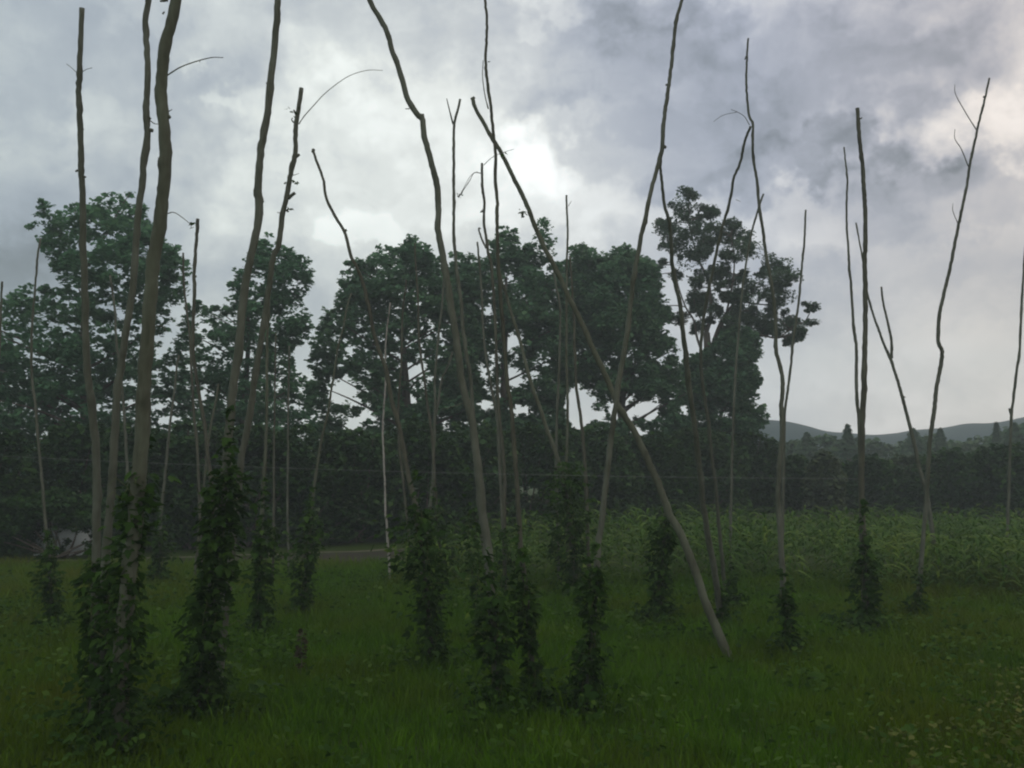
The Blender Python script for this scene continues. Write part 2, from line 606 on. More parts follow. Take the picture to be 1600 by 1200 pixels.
def sample_clumps(poly, n, rmin, rmax, holes=(), cover=1.55):
    """clump centres and sizes that cover the outline evenly, small ones at its rim and round its gaps"""
    p = np.array(poly, float)
    N = 14000
    x = rng.uniform(p[:, 0].min(), p[:, 0].max(), N)
    y = rng.uniform(p[:, 1].min(), p[:, 1].max(), N)
    ins = np.zeros(N, bool)
    d = np.full(N, 1e9)
    for i in range(len(p)):
        (x1, y1), (x2, y2) = p[i], p[(i + 1) % len(p)]
        if y1 != y2:
            c = ((y1 > y) != (y2 > y)) & (x < (x2 - x1) * (y - y1) / (y2 - y1) + x1)
            ins ^= c
        dx, dy = x2 - x1, y2 - y1
        t = np.clip(((x - x1) * dx + (y - y1) * dy) / (dx * dx + dy * dy + 1e-9), 0, 1)
        d = np.minimum(d, np.hypot(x - x1 - t * dx, y - y1 - t * dy))
    r = np.clip(d * .95, rmin, rmax) * rng.uniform(.75, 1, N)
    ok = ins & (d > r * .3)
    for (hx, hy, hrx, hry) in holes:
        q = np.sqrt(((x - hx) / (hrx + 3)) ** 2 + ((y - hy) / (hry + 3)) ** 2)
        ok &= q > 1.12
        r = np.minimum(r, np.maximum(6.0, (q - 1) * min(hrx, hry) * 1.2 + 2))
    ok &= rng.uniform(0, 1, N) < (6.0 / r) ** 1.6 * 1.0
    out, area = [], 0.0
    for k in np.nonzero(ok)[0]:
        out.append((float(x[k]), float(y[k]), float(r[k]), float(d[k])))
        area += (r[k] / 15.0) ** 2
        if area > n * cover:
            break
    return out


def crown_mesh(name, clumps, Y, origin, leaf, per, depth, tmpl=TL_SIMPLE, faces=TF_SIMPLE, flat=.6, up=.6, solid=.75):
    """leaf clumps spread through a crown's volume; returns mesh and clump centres"""
    Cs, Ss, cen = [], [], []
    for (x, y, r, d) in clumps:
        R = r * Y / FPX
        dep = depth * (.25 + .75 * min(1, d / 70.0))
        p = at(x, y, Y)
        p.y += random.uniform(-dep, dep)
        cen.append((p, R))
        n = max(10, int(9.5 * per * (R / leaf) ** 2 * random.uniform(.75, 1.2)))
        v = rng.normal(0, 1, (n, 3))
        v /= np.linalg.norm(v, axis=1)[:, None]
        v *= (rng.uniform(0, 1, n) ** (1 / (1 + 2 * solid)))[:, None]
        v += rng.normal(0, .09, (n, 3))
        v *= np.array([R, R, R * flat])
        v[:, 2] -= .18 * R * (v[:, 0] ** 2 + v[:, 1] ** 2) / R ** 2     # sprays hang at their rim
        Cs.append(v + np.array(p - origin))
        Ss.append(rng.choice([.45, .6, .8, 1.0, 1.3], n) * rng.uniform(.85, 1.2, n) * leaf)
    C = np.concatenate(Cs)
    Sz = np.concatenate(Ss)
    return scatter(name, C, Sz, tmpl, faces, rot_frames(len(C), up)), cen


def limb(g, p0, p1, r0, r1, sag=.12, n=7, sides=6):
    p0, p1 = Vector(p0), Vector(p1)
    mid = (p0 + p1) / 2 + Vector((random.uniform(-1, 1), random.uniform(-1, 1), random.uniform(-.2, 1))) * (p1 - p0).length * sag
    pts = []
    for i in range(n):
        t = i / (n - 1)
        pts.append(p0 * (1 - t) ** 2 + mid * 2 * t * (1 - t) + p1 * t * t)
    g.tube(pts, [r0 + (r1 - r0) * i / (n - 1) for i in range(n)], sides)


def tree(name, label, poly, Y, base_px, n, rpx, leaf, per, depth, mat, holes=(), trunk_r=.22, group=None, cat='tree', limbs=16,
         extra=(), fork=.35, **kw):
    base = at(base_px, 700, Y)
    base.z = 0
    cl = list(extra) + sample_clumps(poly, int(n * 2.4), rpx[0], rpx[1], [(h_[0], h_[1], h_[2] * .8, h_[3] * .8) for h_ in holes] + GAPS)
    root = empty(name, base)
    tag(root, label, cat, group)
    me, cen = crown_mesh('crown', cl, Y, base, leaf, per, depth, **kw)
    link('crown', me, mat, root)
    g = Geo()
    zs = [c[0].z for c in cen]
    ztop = min(zs) + .78 * (max(zs) - min(zs))
    xm = sum(c[0].x for c in cen) / len(cen) - base.x
    tp = [Vector((0, 0, -.1))]
    for i in range(1, 9):
        t = i / 8
        tp.append(Vector((xm * .5 * t + random.uniform(-.12, .12), random.uniform(-.12, .12), ztop * t)))
    tr_ = [trunk_r * (1.35 if i == 0 else 1) * (1 - .8 * i / 8) for i in range(9)]
    g.tube(tp, tr_, 9)
    order = sorted(cen, key=lambda c: random.random())[:limbs]
    for (c, R) in order:
        c = c - base
        zt = min(max(c.z - .35 * math.hypot(c.x - xm * .3, c.y) - .5, fork * ztop), ztop * .95)
        i = min(7, int(zt / ztop * 8))
        f = zt / ztop * 8 - i
        p0 = tp[i].lerp(tp[i + 1], f)
        limb(g, p0, c, trunk_r * .3 * (1 - .6 * zt / ztop), .015)
    link('trunk', g.mesh('trunk', True), M['bark_dark'], root)
    return root


# places where the sky shines through every layer of leaves
GAPS = [(905, 636, 21, 30), (974, 638, 20, 20), (1018, 640, 16, 14), (537, 611, 25, 20), (650, 580, 18, 16), (803, 535, 14, 11), (800, 590, 15, 15), (575, 655, 10, 7), (548, 662, 12, 7),
        (130, 648, 12, 14), (205, 625, 11, 6), (268, 656, 15, 5), (1068, 640, 9, 7), (1000, 674, 14, 5), (757, 632, 8, 5)]
T1 = [(-130, 560), (-90, 480), (-40, 500), (0, 520), (8, 480), (20, 462), (62, 445), (98, 448), (84, 408), (60, 365), (62, 348), (76, 318), (92, 318), (101, 345),
      (125, 318), (150, 315), (172, 312), (184, 302), (215, 302), (232, 322), (240, 350), (258, 372), (288, 392), (290, 425), (282, 460),
      (264, 490), (250, 512), (245, 540), (243, 640), (235, 760), (0, 770), (-130, 760)]
tree('maple_tree', 'tall maple with drooping layered leaf sprays behind the thickest pole at far left', T1, 34, 150, 330, (9, 25), .20, 1.7, 2.6, M['maple'],
     holes=[(95, 465, 14, 6), (120, 480, 10, 7), (70, 515, 18, 5), (150, 512, 9, 5), (212, 505, 12, 9), (105, 508, 10, 6), (185, 528, 7, 8), (130, 645, 12, 14),
            (25, 640, 10, 5), (200, 625, 10, 7), (155, 640, 6, 6), (60, 540, 8, 4), (185, 450, 6, 5), (110, 438, 9, 4), (255, 590, 10, 22)], trunk_r=.3, limbs=26)
T2 = [(240, 760), (252, 600), (255, 560), (270, 533), (285, 520), (290, 488), (310, 468), (335, 480), (358, 470), (362, 438), (375, 415), (390, 400), (405, 375),
      (412, 356), (424, 375), (450, 385), (480, 398), (490, 420), (482, 445), (472, 470), (487, 490), (482, 522), (458, 548), (460, 580), (492, 592), (492, 640), (500, 690), (490, 760)]
tree('maple_tree', 'narrow maple with a pointed crown between the leftmost big tree and the wide middle trees', T2, 36, 385, 190, (8, 22), .19, 1.6, 2.0, M['maple'],
     holes=[(322, 508, 9, 10), (328, 545, 9, 9), (340, 552, 6, 6), (318, 520, 9, 5), (266, 655, 16, 5), (310, 560, 6, 4), (400, 433, 5, 4), (392, 452, 6, 4), (380, 572, 4, 8), (290, 575, 6, 4)],
     trunk_r=.2, limbs=18)
T3 = [(486, 650), (492, 600), (484, 552), (492, 520), (508, 482), (525, 490), (528, 462), (535, 450), (528, 440), (545, 420), (538, 408), (578, 404), (592, 384), (612, 390),
      (636, 380), (640, 366), (650, 366), (658, 380), (672, 385), (680, 402), (700, 410), (742, 420), (750, 540), (752, 690), (756, 765), (500, 765), (486, 690)]
tree('broad_tree', 'wide spreading tree with a ragged left edge behind the pale birch pole', T3, 39, 640, 300, (8, 25), .20, 1.6, 2.6, M['broad'],
     holes=[(538, 612, 24, 20), (649, 580, 15, 13), (575, 638, 9, 7), (542, 540, 12, 5), (572, 528, 8, 4), (620, 600, 6, 7), (540, 560, 8, 4), (588, 555, 7, 4), (662, 535, 8, 5),
            (700, 540, 5, 7), (640, 455, 6, 4), (663, 502, 6, 5), (546, 655, 10, 8), (560, 672, 9, 8), (490, 650, 10, 14), (640, 620, 9, 8), (625, 530, 4, 6), (680, 520, 6, 6)], trunk_r=.3, limbs=24)
T4 = [(702, 430), (704, 395), (716, 388), (730, 400), (758, 402), (768, 365), (788, 354), (808, 366), (814, 390), (826, 376), (832, 372), (838, 392), (860, 400), (885, 420), (900, 560), (896, 760), (700, 760)]
tree('broad_tree', 'middle tree with a knob of leaves on its top behind the thin pole cluster', T4, 41, 785, 230, (8, 24), .20, 1.7, 2.4, M['broad'],
     holes=[(803, 535, 11, 9), (800, 592, 14, 14), (757, 585, 8, 10), (733, 482, 5, 7), (786, 610, 8, 14), (756, 630, 9, 6), (820, 640, 6, 5), (804, 642, 6, 6), (770, 560, 5, 6), (832, 588, 6, 4), (762, 465, 5, 5)],
     extra=[(852, 343, 12, 8), (846, 352, 13, 8), (857, 350, 10, 8), (848, 362, 16, 8), (857, 374, 15, 8), (850, 388, 17, 8), (842, 372, 12, 6), (852, 400, 18, 8)], trunk_r=.28, limbs=22)
T5 = [(872, 430), (884, 400), (900, 382), (916, 388), (940, 398), (960, 388), (975, 382), (1000, 392), (1020, 415), (1036, 440), (1030, 455), (1047, 480), (1046, 500),
      (1034, 512), (1056, 540), (1060, 580), (1076, 620), (1084, 700), (1088, 755), (866, 755), (862, 560)]
tree('dense_tree', 'dense dark round-topped tree behind the crossing of the two leaning poles', T5, 43, 975, 300, (9, 26), .20, 1.9, 2.8, M['broad'],
     holes=[(905, 640, 15, 22), (973, 640, 12, 14), (1018, 642, 12, 12), (940, 650, 8, 10), (990, 672, 12, 6), (945, 572, 8, 5), (900, 660, 8, 6), (1060, 620, 8, 6), (985, 545, 5, 6), (1005, 562, 6, 5), (895, 555, 7, 5)], trunk_r=.34, limbs=24)

# the open-crowned pine: its needle pads stand one by one on bare limbs
PADS = [(1066, 326, 17, 15), (1101, 338, 14, 10), (1038, 356, 13, 12), (1077, 366, 22, 16), (1045, 380, 17, 14), (1037, 402, 8, 5), (1084, 401, 23, 17), (1119, 358, 12, 8),
        (1147, 363, 26, 11), (1164, 381, 13, 9), (1108, 380, 12, 7), (1147, 401, 21, 16), (1105, 436, 19, 16), (1126, 419, 14, 10), (1157, 433, 11, 7), (1077, 447, 10, 7),
        (1112, 457, 24, 10), (1101, 471, 14, 10), (1119, 485, 13, 9), (1066, 492, 13, 8), (1168, 454, 25, 13), (1150, 462, 18, 10), (1217, 417, 15, 15), (1211, 440, 18, 7),
        (1213, 476, 16, 13), (1192, 482, 19, 13), (1161, 489, 21, 12), (1196, 510, 17, 10), (1220, 508, 11, 9), (1255, 500, 17, 8), (1258, 524, 14, 5), (1243, 506, 8, 5),
        (1098, 510, 12, 8), (1140, 508, 15, 10), (1178, 505, 18, 12), (1206, 455, 12, 9)]
for (x, y, rx, ry) in list(PADS):
    PADS.append((x + random.gauss(0, 20), y + random.gauss(0, 14), random.uniform(5, 9), random.uniform(3.5, 6.5)))
    PADS.append((x + random.gauss(0, 13), y + random.gauss(0, 10), random.uniform(6, 12), random.uniform(4, 8)))
Y6 = 46.0
b6 = at(1112, 700, Y6)
b6.z = 0
root = tag(empty('pine_tree', b6), 'open crowned pine with separate needle pads on bare limbs right of the dense trees', 'tree')
Cs, Ss, cen6 = [], [], []
for (x, y, rx, ry) in PADS:
    p = at(x, y, Y6)
    p.y += random.uniform(-1.6, 1.6)
    cen6.append(p - b6)
    RX, RY = rx * Y6 / FPX, ry * Y6 / FPX
    for sub in range(8):
        o_ = np.array([random.uniform(-1.0, 1.0) * RX, random.uniform(-.9, .9) * RX, random.uniform(-1.0, .9) * RY])
        n = int(190 * RX * RY / .12)
        n = int(max(10, min(n, 150)) * .72)
        v = rng.normal(0, 1, (n, 3))
        v /= np.linalg.norm(v, axis=1)[:, None]
        v *= (rng.uniform(.1, 1, n) ** .45)[:, None] * np.array([RX * .72, RX * .72, RY * .85]) * random.uniform(.5, 1.4)
        Cs.append(v + o_ + np.array(p - b6))
        Ss.append(rng.uniform(.5, 1.3, n) * .135)
C = np.concatenate(Cs)
link('crown', scatter('crown', C, np.concatenate(Ss), TL_SPRAY, TF_SPRAY, rot_frames(len(C), .2)), M['pine'], root)
g = Geo()


def lp(x, y, dy=0.0):
    p = at(x, y, Y6) - b6
    p.y += dy
    return p


main = [Vector((0, 0, -.1)), lp(1112, 720), lp(1110, 620), lp(1107, 560), lp(1104, 520)]
g.tube(main, [.34, .28, .24, .2, .16], 9)
for pts, r in [([(1104, 520), (1112, 490), (1108, 440), (1090, 400), (1075, 350)], .11), ([(1107, 560), (1115, 530), (1128, 500), (1150, 470), (1170, 450), (1205, 430)], .1),
               ([(1107, 545), (1122, 525), (1135, 490), (1145, 440), (1148, 400), (1140, 370)], .08), ([(1108, 575), (1090, 530), (1085, 500), (1070, 480), (1058, 440), (1045, 385)], .07),
               ([(1115, 540), (1150, 520), (1190, 525), (1215, 528), (1240, 510), (1258, 502)], .07), ([(1106, 530), (1100, 505), (1090, 490), (1082, 465), (1086, 445)], .05),
               ([(1128, 500), (1140, 480), (1162, 470)], .05), ([(1150, 470), (1185, 475), (1215, 470), (1216, 420)], .05), ([(1090, 400), (1100, 370), (1102, 342)], .04),
               ([(1215, 528), (1245, 522), (1262, 524)], .035), ([(1045, 385), (1038, 360)], .03)]:
    pp = spline([tuple(lp(x, y, random.uniform(-.25, .25))) for x, y in pts], 4)
    g.tube(pp, [r * (1 - .75 * i / (len(pp) - 1)) for i in range(len(pp))], 6)
for c in cen6:
    near = min(([Vector(v) for v in g.V[:900]]), key=lambda v: (v - c).length + abs(v.z - c.z) * .2 + (2 if v.z > c.z else 0))
    limb(g, near, c, .035, .012, .15, 5, 5)
link('trunk', g.mesh('trunk', True), M['bark_dark'], root)
# bare twigs standing off the left side of its crown
T7 = [(1056, 720), (1060, 590), (1070, 560), (1108, 540), (1122, 522), (1150, 508), (1182, 518), (1186, 552), (1176, 572), (1190, 592), (1182, 612), (1172, 640), (1182, 640), (1196, 628),
      (1200, 655), (1182, 680), (1176, 740), (1150, 800), (1060, 800)]
tree('bushy_tree', 'lower bushy tree with an even dark crown under the open crowned pine', T7, 45, 1130, 190, (8, 22), .19, 1.9, 2.2, M['broad'],
     holes=[(1070, 640, 8, 8), (1130, 645, 7, 8), (1142, 690, 6, 10)], trunk_r=.2, limbs=16)

# understorey between and below the tall trees
SHR = [(-90, 27, 650, 200, 875), (-14, 26.4, 676, 120, 872), (125, 28.6, 664, 140, 868), (215, 27.2, 672, 130, 868), (300, 27.8, 668, 130, 866), (385, 28.4, 672, 140, 864), (470, 29, 676, 140, 862),
       (560, 30, 680, 150, 858), (650, 31, 664, 140, 855), (735, 32, 670, 140, 852), (830, 34, 676, 150, 848), (920, 36, 668, 140, 842), (1005, 38, 684, 140, 836), (1090, 41, 680, 140, 826), (1165, 44, 684, 120, 818)]
SHL = ['wide dark shrub at the left edge below the tallest maple', 'dark shrub beside the white shed at far left', 'dark shrub rising behind the white shed and the leftmost tall pole',
       'dark shrub behind the thickest pole', 'dark shrub between the thickest pole and the leafy double pole', 'dark shrub behind the leafy double pole',
       'dark shrub below the gap between the narrow maple and the wide tree', 'mid green rounded shrub left of the birch pole', 'dark shrub right of the birch pole below the wide tree',
       'dark shrub below the seam of the wide tree and the middle tree', 'dark shrub below the middle tree behind the cluster of thin poles', 'dark shrub left of the crossing leaning poles',
       'dark shrub below the dense round-topped tree', 'dark shrub below the bushy tree at its left', 'dark shrub at the right end of the tree row']


def shrub(label, x, Y, ytop, wpx, ybot, mat, n=70, leaf=.2, group='dark shrubs under the tall trees', name='shrub', holes=()):
    yb = min(ybot, 720 + CAM_H * FPX / Y - 3)
    poly = []
    for k_ in range(14):
        a = PI * k_ / 13
        poly.append((x - wpx * .58 * math.cos(a) * random.uniform(.9, 1.1), ytop + (yb - ytop) * (1 - math.sin(a)) * random.uniform(.9, 1.0) * .55 + random.uniform(-5, 5)))
    poly += [(x + wpx * .6, yb), (x - wpx * .6, yb)]
    base = at(x, 700, Y)
    base.z = 0
    root = tag(empty(name, base), label, 'shrub', group)
    me, cen = crown_mesh('foliage', sample_clumps(poly, n, 8, 26, GAPS + list(holes)), Y, base, leaf, 1.3, 1.1, flat=.75, up=.3)
    link('foliage', me, mat, root)
    g = Geo()
    for (c, R) in random.sample(cen, min(12, len(cen))):
        limb(g, Vector((random.uniform(-.25, .25), random.uniform(-.25, .25), -.05)), c - base, .035, .012)
    link('stem', g.mesh('stem', True), M['bark_dark'], root)
    return root


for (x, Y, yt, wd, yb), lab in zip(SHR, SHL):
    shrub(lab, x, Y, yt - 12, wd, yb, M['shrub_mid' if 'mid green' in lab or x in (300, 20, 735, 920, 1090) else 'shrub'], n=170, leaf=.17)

# ------------------------------------------------------------------ right hand woodland
WD = [(1150, 720), (1190, 698), (1215, 692), (1260, 684), (1290, 680), (1310, 686), (1345, 682), (1372, 692), (1400, 696), (1420, 684), (1440, 676), (1470, 688),
      (1500, 692), (1530, 683), (1556, 676), (1580, 668), (1605, 660), (1660, 656), (1720, 663), (1800, 658), (1800, 790), (1150, 790)]
me, _ = crown_mesh('woodland', sample_clumps(WD, 620, 6, 15), 78, Vector((0, 0, 0)), .42, 1.5, 6.0, up=.3, flat=.8)
tag(link('woodland', me, M['far']), 'far mixed wood below the hills at right', None, kind='stuff')


def conifer(label, x, ytop, Y, hpx, wpx):
    base = at(x, 700, Y)
    base.z = 0
    top = at(x, ytop, Y).z
    root = tag(empty('conifer_tree', base), label, 'tree', 'dark conifers standing out of the far wood')
    n = 1300
    t = rng.uniform(0, 1, n) ** .7
    Rm = wpx * 2.0 * Y / FPX * .5
    lo = top - hpx * .8 * Y / FPX
    tier = .75 + .25 * np.cos(t * 38)
    r = (.08 + t) * Rm * np.sqrt(rng.uniform(.05, 1, n)) * tier
    a = rng.uniform(0, 2 * PI, n)
    Cc = np.stack([r * np.cos(a), r * np.sin(a), top - t * (top - lo) - .25 * r], 1)
    link('crown', scatter('crown', Cc, rng.uniform(.35, .75, n) * .6, TL_SPRAY, TF_SPRAY, rot_frames(n, .5, a)), M['pine'], root)
    g = Geo()
    g.tube([(0, 0, -.2), (.05, 0, top * .5), (0, 0, top * .98)], [.25, .17, .03], 6)
    link('trunk', g.mesh('trunk', True), M['bark_dark'], root)


for a_ in [('slim pointed conifer right of the tallest wavy pole above the far wood', 1325, 664, 68, 60, 20), ('blunt conifer just left of the wavy forked pole at the far wood', 1207, 684, 68, 50, 20),
           ('bushy conifer top between the wavy pole and the slim conifer', 1262, 676, 71, 50, 34), ('small conifer between the two leaning right hand poles', 1470, 670, 73, 50, 18),
           ('wide conifer top touching the foot of the leaning forked pole', 1428, 670, 71, 50, 30), ('thin conifer spire near the right edge', 1558, 661, 69, 60, 12),
           ('broad dark conifer at the right edge of the far wood', 1586, 660, 66, 60, 34)]:
    conifer(*a_)

for (lab, x, Y, yt, wd, yb, mt) in [
    ('tall pale willowy bush standing before the far wood at right', 1288, 42, 704, 50, 812, 'shrub_pale'),
    ('dark bush right behind the wavy tall pole', 1220, 44, 706, 110, 812, 'shrub'),
    ('dark bush behind the straight right hand pole', 1350, 44, 712, 130, 812, 'shrub'),
    ('olive bush between the straight pole and the leaning forked pole', 1425, 46, 708, 110, 808, 'shrub_pale'),
    ('brownish bush at the foot of the leaning forked pole', 1495, 43, 702, 130, 812, 'shrub'),
    ('brownish bush second from the right edge behind the maize', 1560, 42, 694, 120, 812, 'shrub'),
    ('tall bush at the right edge behind the maize', 1635, 41, 684, 140, 815, 'shrub')]:
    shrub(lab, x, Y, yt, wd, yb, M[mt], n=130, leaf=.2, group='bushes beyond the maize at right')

# ------------------------------------------------------------------ white shed behind the shrubs
sh0 = at(96, 700, 25.9)
sh0.z = 0
shed = tag(empty('shed', sh0), 'small white shed glimpsed through dark shrubs at far left', 'shed')
g = Geo()
g.box(-.62, .62, -.05, 1.3, 0, .72)
link('wall', g.mesh('wall'), M['white'], shed)
g = Geo()
g.add([(-.75, -.2, .725), (.75, -.2, .725), (.75, 1.45, .725), (-.75, 1.45, .725), (-.75, .62, 1.05), (.75, .62, 1.05)],
      [(0, 1, 5, 4), (2, 3, 4, 5), (0, 4, 3), (1, 2, 5), (0, 3, 2, 1)])
link('roof', g.mesh('roof'), M['roof'], shed)
shrub('loose dark shrub half covering the white shed, with two gaps showing its wall', 92, 25.0, 764, 190, 880, M['shrub'], n=120, leaf=.12,
      group=None, holes=[(70, 850, 15, 27), (121, 852, 17, 28), (118, 815, 6, 5)])

# ------------------------------------------------------------------ hop poles
POLES = []


def pole(label, pts, w, base, lean=0.0, mat='pole', twigs=(), stubs=(), forks=(), group='hop poles in the field', knots=15, Yb=None):
    """pts: outline of the pole in the photo from its top down; base: where it enters the ground"""
    b0 = ground_at(*base)
    if Yb is not None:
        b0 = at(base[0], 700, Yb)
        b0.z = 0
    pts = list(pts) + [base]
    yt, yb = pts[0][1], base[1]

    def P3(x, y):
        t = (yb - y) / max(1, (yb - yt))
        return at(x, y, b0.y + lean * t)
    sp = spline(pts, 7)
    prev = None
    path, rad = [], []
    for (x, y) in sp[:-1]:
        p = P3(x, y)
        if prev is not None and (p - prev).length < .035:
            continue
        prev = p
        t = (y - yt) / (yb - yt)
        wd = w[0] + (w[1] - w[0]) * t ** .9 if len(w) == 2 else (w[0] + (w[1] - w[0]) * t * 2 if t < .5 else w[1] + (w[2] - w[1]) * (t * 2 - 1))
        path.append(p - b0 + Vector((random.uniform(-1, 1), random.uniform(-1, 1), 0)) * .0035)
        rad.append(max(.006, wd * .5 * p.y / FPX) * random.uniform(.96, 1.05))
    path.append(Vector((0, 0, -.05)))
    rad.append(rad[-1] * 1.02)
    kn = [(random.uniform(1, len(path) * .8), random.uniform(0, 2 * PI), random.uniform(.15, .45) * rad[len(rad) // 2]) for _ in range(knots)]
    g = Geo()
    g.tube(path, rad, 10, kn, .06)
    root = link('hop_pole', g.mesh('hop_pole', True), M[mat], None, b0)
    tag(root, label, 'pole', group)
    for tw, nm, ends in ((twigs, 'twig', (2.2, .8)), (stubs, 'branch_stub', None), (forks, 'fork', None)):
        for item in tw:
            pp, ww = item
            q_ = spline([tuple(P3(x, y) - b0) for x, y in pp], 6)
            g = Geo()
            Yd = P3(*pp[0]).y
            rr = [max(.0028, (ww[0] + (ww[1] - ww[0]) * i / (len(q_) - 1)) * .5 * Yd / FPX) for i in range(len(q_))]
            g.tube(q_, rr, 6, (), .12)
            link(nm, g.mesh(nm, True), M[mat], root)
    POLES.append((root, P3))
    return root, P3


PO = {}
PO[1] = pole('straight pole with a sawn top, leftmost of the near tall poles',
     [(128, 13), (125, 100), (123, 150), (126, 203), (127, 267), (129, 300), (130, 383), (132, 433), (133, 500), (137, 583), (143, 633), (149, 693), (151, 750), (151, 800), (150, 900), (148, 1000)],
     (8, 11, 15), (146, 1150), -.3, 'pole', twigs=[([(124, 118), (112, 106), (104, 100)], (1.4, .6)), ([(127, 113), (136, 108), (144, 106)], (1.2, .6))],
     stubs=[([(122, 266), (118, 268)], (4, 3)), ([(129, 275), (134, 277)], (4, 3)), ([(126, 203), (131, 202)], (3.5, 2.5))])
PO[2] = pole('slim wavy pole with a swollen knot running up left of the thickest pole',
     [(234, -60), (232, 0), (227, 33), (230, 83), (231, 117), (228, 167), (229, 197), (230, 213), (225, 247), (223, 283), (218, 317), (213, 367), (210, 417), (205, 467), (197, 517), (190, 567), (183, 617),
      (180, 667), (177, 717), (173, 783), (170, 817), (165, 883), (164, 980)], (9, 11, 16), (163, 1172), .3, 'pole',
     twigs=[([(234, 188), (241, 193), (247, 194)], (2, 1))], stubs=[([(233, 203), (239, 204)], (7, 6)), ([(224, 245), (219, 247)], (3, 2)), ([(230, 180), (235, 186)], (6, 4))])
PO[3] = pole('thickest pole, tall and gently bent with a long bare twig near its top',
     [(283, -60), (275, 0), (267, 40), (257, 73), (253, 117), (252, 150), (255, 183), (258, 217), (258, 267), (253, 317), (248, 360), (240, 400), (235, 467), (230, 533), (225, 600), (223, 667), (218, 733),
      (210, 833), (203, 883), (197, 950), (189, 1033), (187, 1120)], (17, 21, 27), (185, 1190), -.2, 'pole_green',
     twigs=[([(261, 118), (280, 106), (303, 97), (330, 90), (349, 90)], (2.4, 1.2)), ([(260, 334), (272, 332), (285, 340), (297, 350), (299, 356)], (1.8, .8)), ([(247, 246), (250, 262), (248, 276)], (1, .6)),
            ([(312, 97), (313, 93)], (1.2, .8)), ([(262, 175), (269, 171)], (2, 1)), ([(244, 509), (254, 510), (259, 517)], (2.5, 1.5))],
     stubs=[([(258, 178), (266, 184)], (7, 5)), ([(254, 22), (257, 18)], (3, 2)), ([(262, 0), (250, 2)], (5, 3))])
PO[4] = pole('tall pole with a ledge-like knot rising from the big leafy hop column at left',
     [(438, -60), (434, 0), (432, 40), (423, 127), (417, 183), (408, 233), (403, 293), (405, 317), (403, 350), (390, 410), (380, 467), (372, 550), (363, 617), (357, 683), (353, 733), (345, 800), (332, 920)],
     (10, 13, 17), (312, 1120), .4, 'pole', stubs=[([(405, 312), (411, 316)], (9, 6)), ([(421, 128), (416, 131)], (4, 3))])
PO[5] = pole('pole with sawn branch stubs and a long arching twig, right of the ledge-knotted pole',
     [(471, 138), (467, 167), (462, 200), (461, 240), (453, 277), (448, 307), (442, 333), (435, 383), (427, 400), (420, 450), (413, 500), (405, 550), (397, 600), (387, 667), (377, 717), (372, 767), (364, 840), (352, 960)],
     (7, 10, 13), (338, 1105), .5, 'pole',
     twigs=[([(467, 194), (475, 182), (490, 165), (510, 144), (543, 120), (573, 110), (598, 110)], (1.8, .8)), ([(462, 194), (456, 188), (457, 184)], (2.5, 1.5)), ([(440, 333), (433, 332)], (1.5, 1)), ([(458, 274), (467, 271)], (1.2, .7))],
     stubs=[([(461, 247), (468, 241)], (5, 4)), ([(450, 310), (461, 301)], (6, 5)), ([(463, 180), (459, 172)], (4, 3)), ([(447, 330), (450, 327)], (4, 3))])
PO[6] = pole('dark crooked pole leaning left with its top below the arching twig',
     [(489, 233), (495, 253), (505, 280), (510, 310), (523, 337), (537, 360), (543, 377), (548, 400), (557, 417), (567, 443), (577, 483), (583, 517), (593, 550), (602, 573), (607, 600), (613, 630), (622, 660), (630, 700),
      (638, 743), (645, 773), (650, 797), (660, 880)], (4, 7, 11), (676, 1045), .8, 'pole_brown', stubs=[([(488, 238), (491, 233)], (5, 4)), ([(538, 361), (542, 359)], (5, 4))])
PO[7] = pole('thin pale birch pole with dark bands standing alone in the middle left',
     [(610, 473), (605, 510), (602, 550), (602, 573), (602, 607), (600, 633), (598, 667), (599, 700), (601, 750), (602, 800), (604, 817), (607, 867)], (2.2, 3, 4), (610, 912), .3, 'birch', knots=5)
PO[8] = pole('big left-leaning pole with a sharp kink, running off the top edge',
     [(560, -60), (578, 0), (590, 23), (605, 50), (613, 80), (622, 103), (630, 130), (638, 157), (653, 180), (660, 186), (663, 213), (672, 247), (682, 287), (685, 327), (684, 357), (689, 383), (692, 400), (697, 427),
      (702, 460), (708, 500), (715, 543), (720, 587), (728, 623), (738, 660), (743, 700), (747, 733), (752, 773), (753, 797), (757, 817), (762, 850), (765, 887), (768, 947), (773, 1020)],
     (8, 11, 15), (780, 1115), .8, 'pole', twigs=[([(640, 170), (633, 170)], (2, 1)), ([(724, 630), (705, 636), (690, 640)], (2, 1.2))], stubs=[([(657, 182), (663, 181)], (9, 7)), ([(603, 48), (607, 46)], (6, 4))])
PO[9] = pole('pole with a Y-shaped forked tip in the middle',
     [(719, 155), (715, 173), (710, 192), (709, 213), (709, 250), (709, 293), (709, 333), (709, 373), (712, 397), (713, 420), (720, 467), (723, 510), (728, 550), (735, 590), (738, 633), (743, 720), (752, 820), (762, 900)],
     (4, 6, 8), (768, 968), .3, 'pole', forks=[([(708, 194), (703, 175), (698, 154)], (3, 1.6))], twigs=[([(716, 308), (721, 302), (722, 299)], (2.2, 2.8)), ([(722, 299), (735, 275), (746, 268)], (1, .7))])
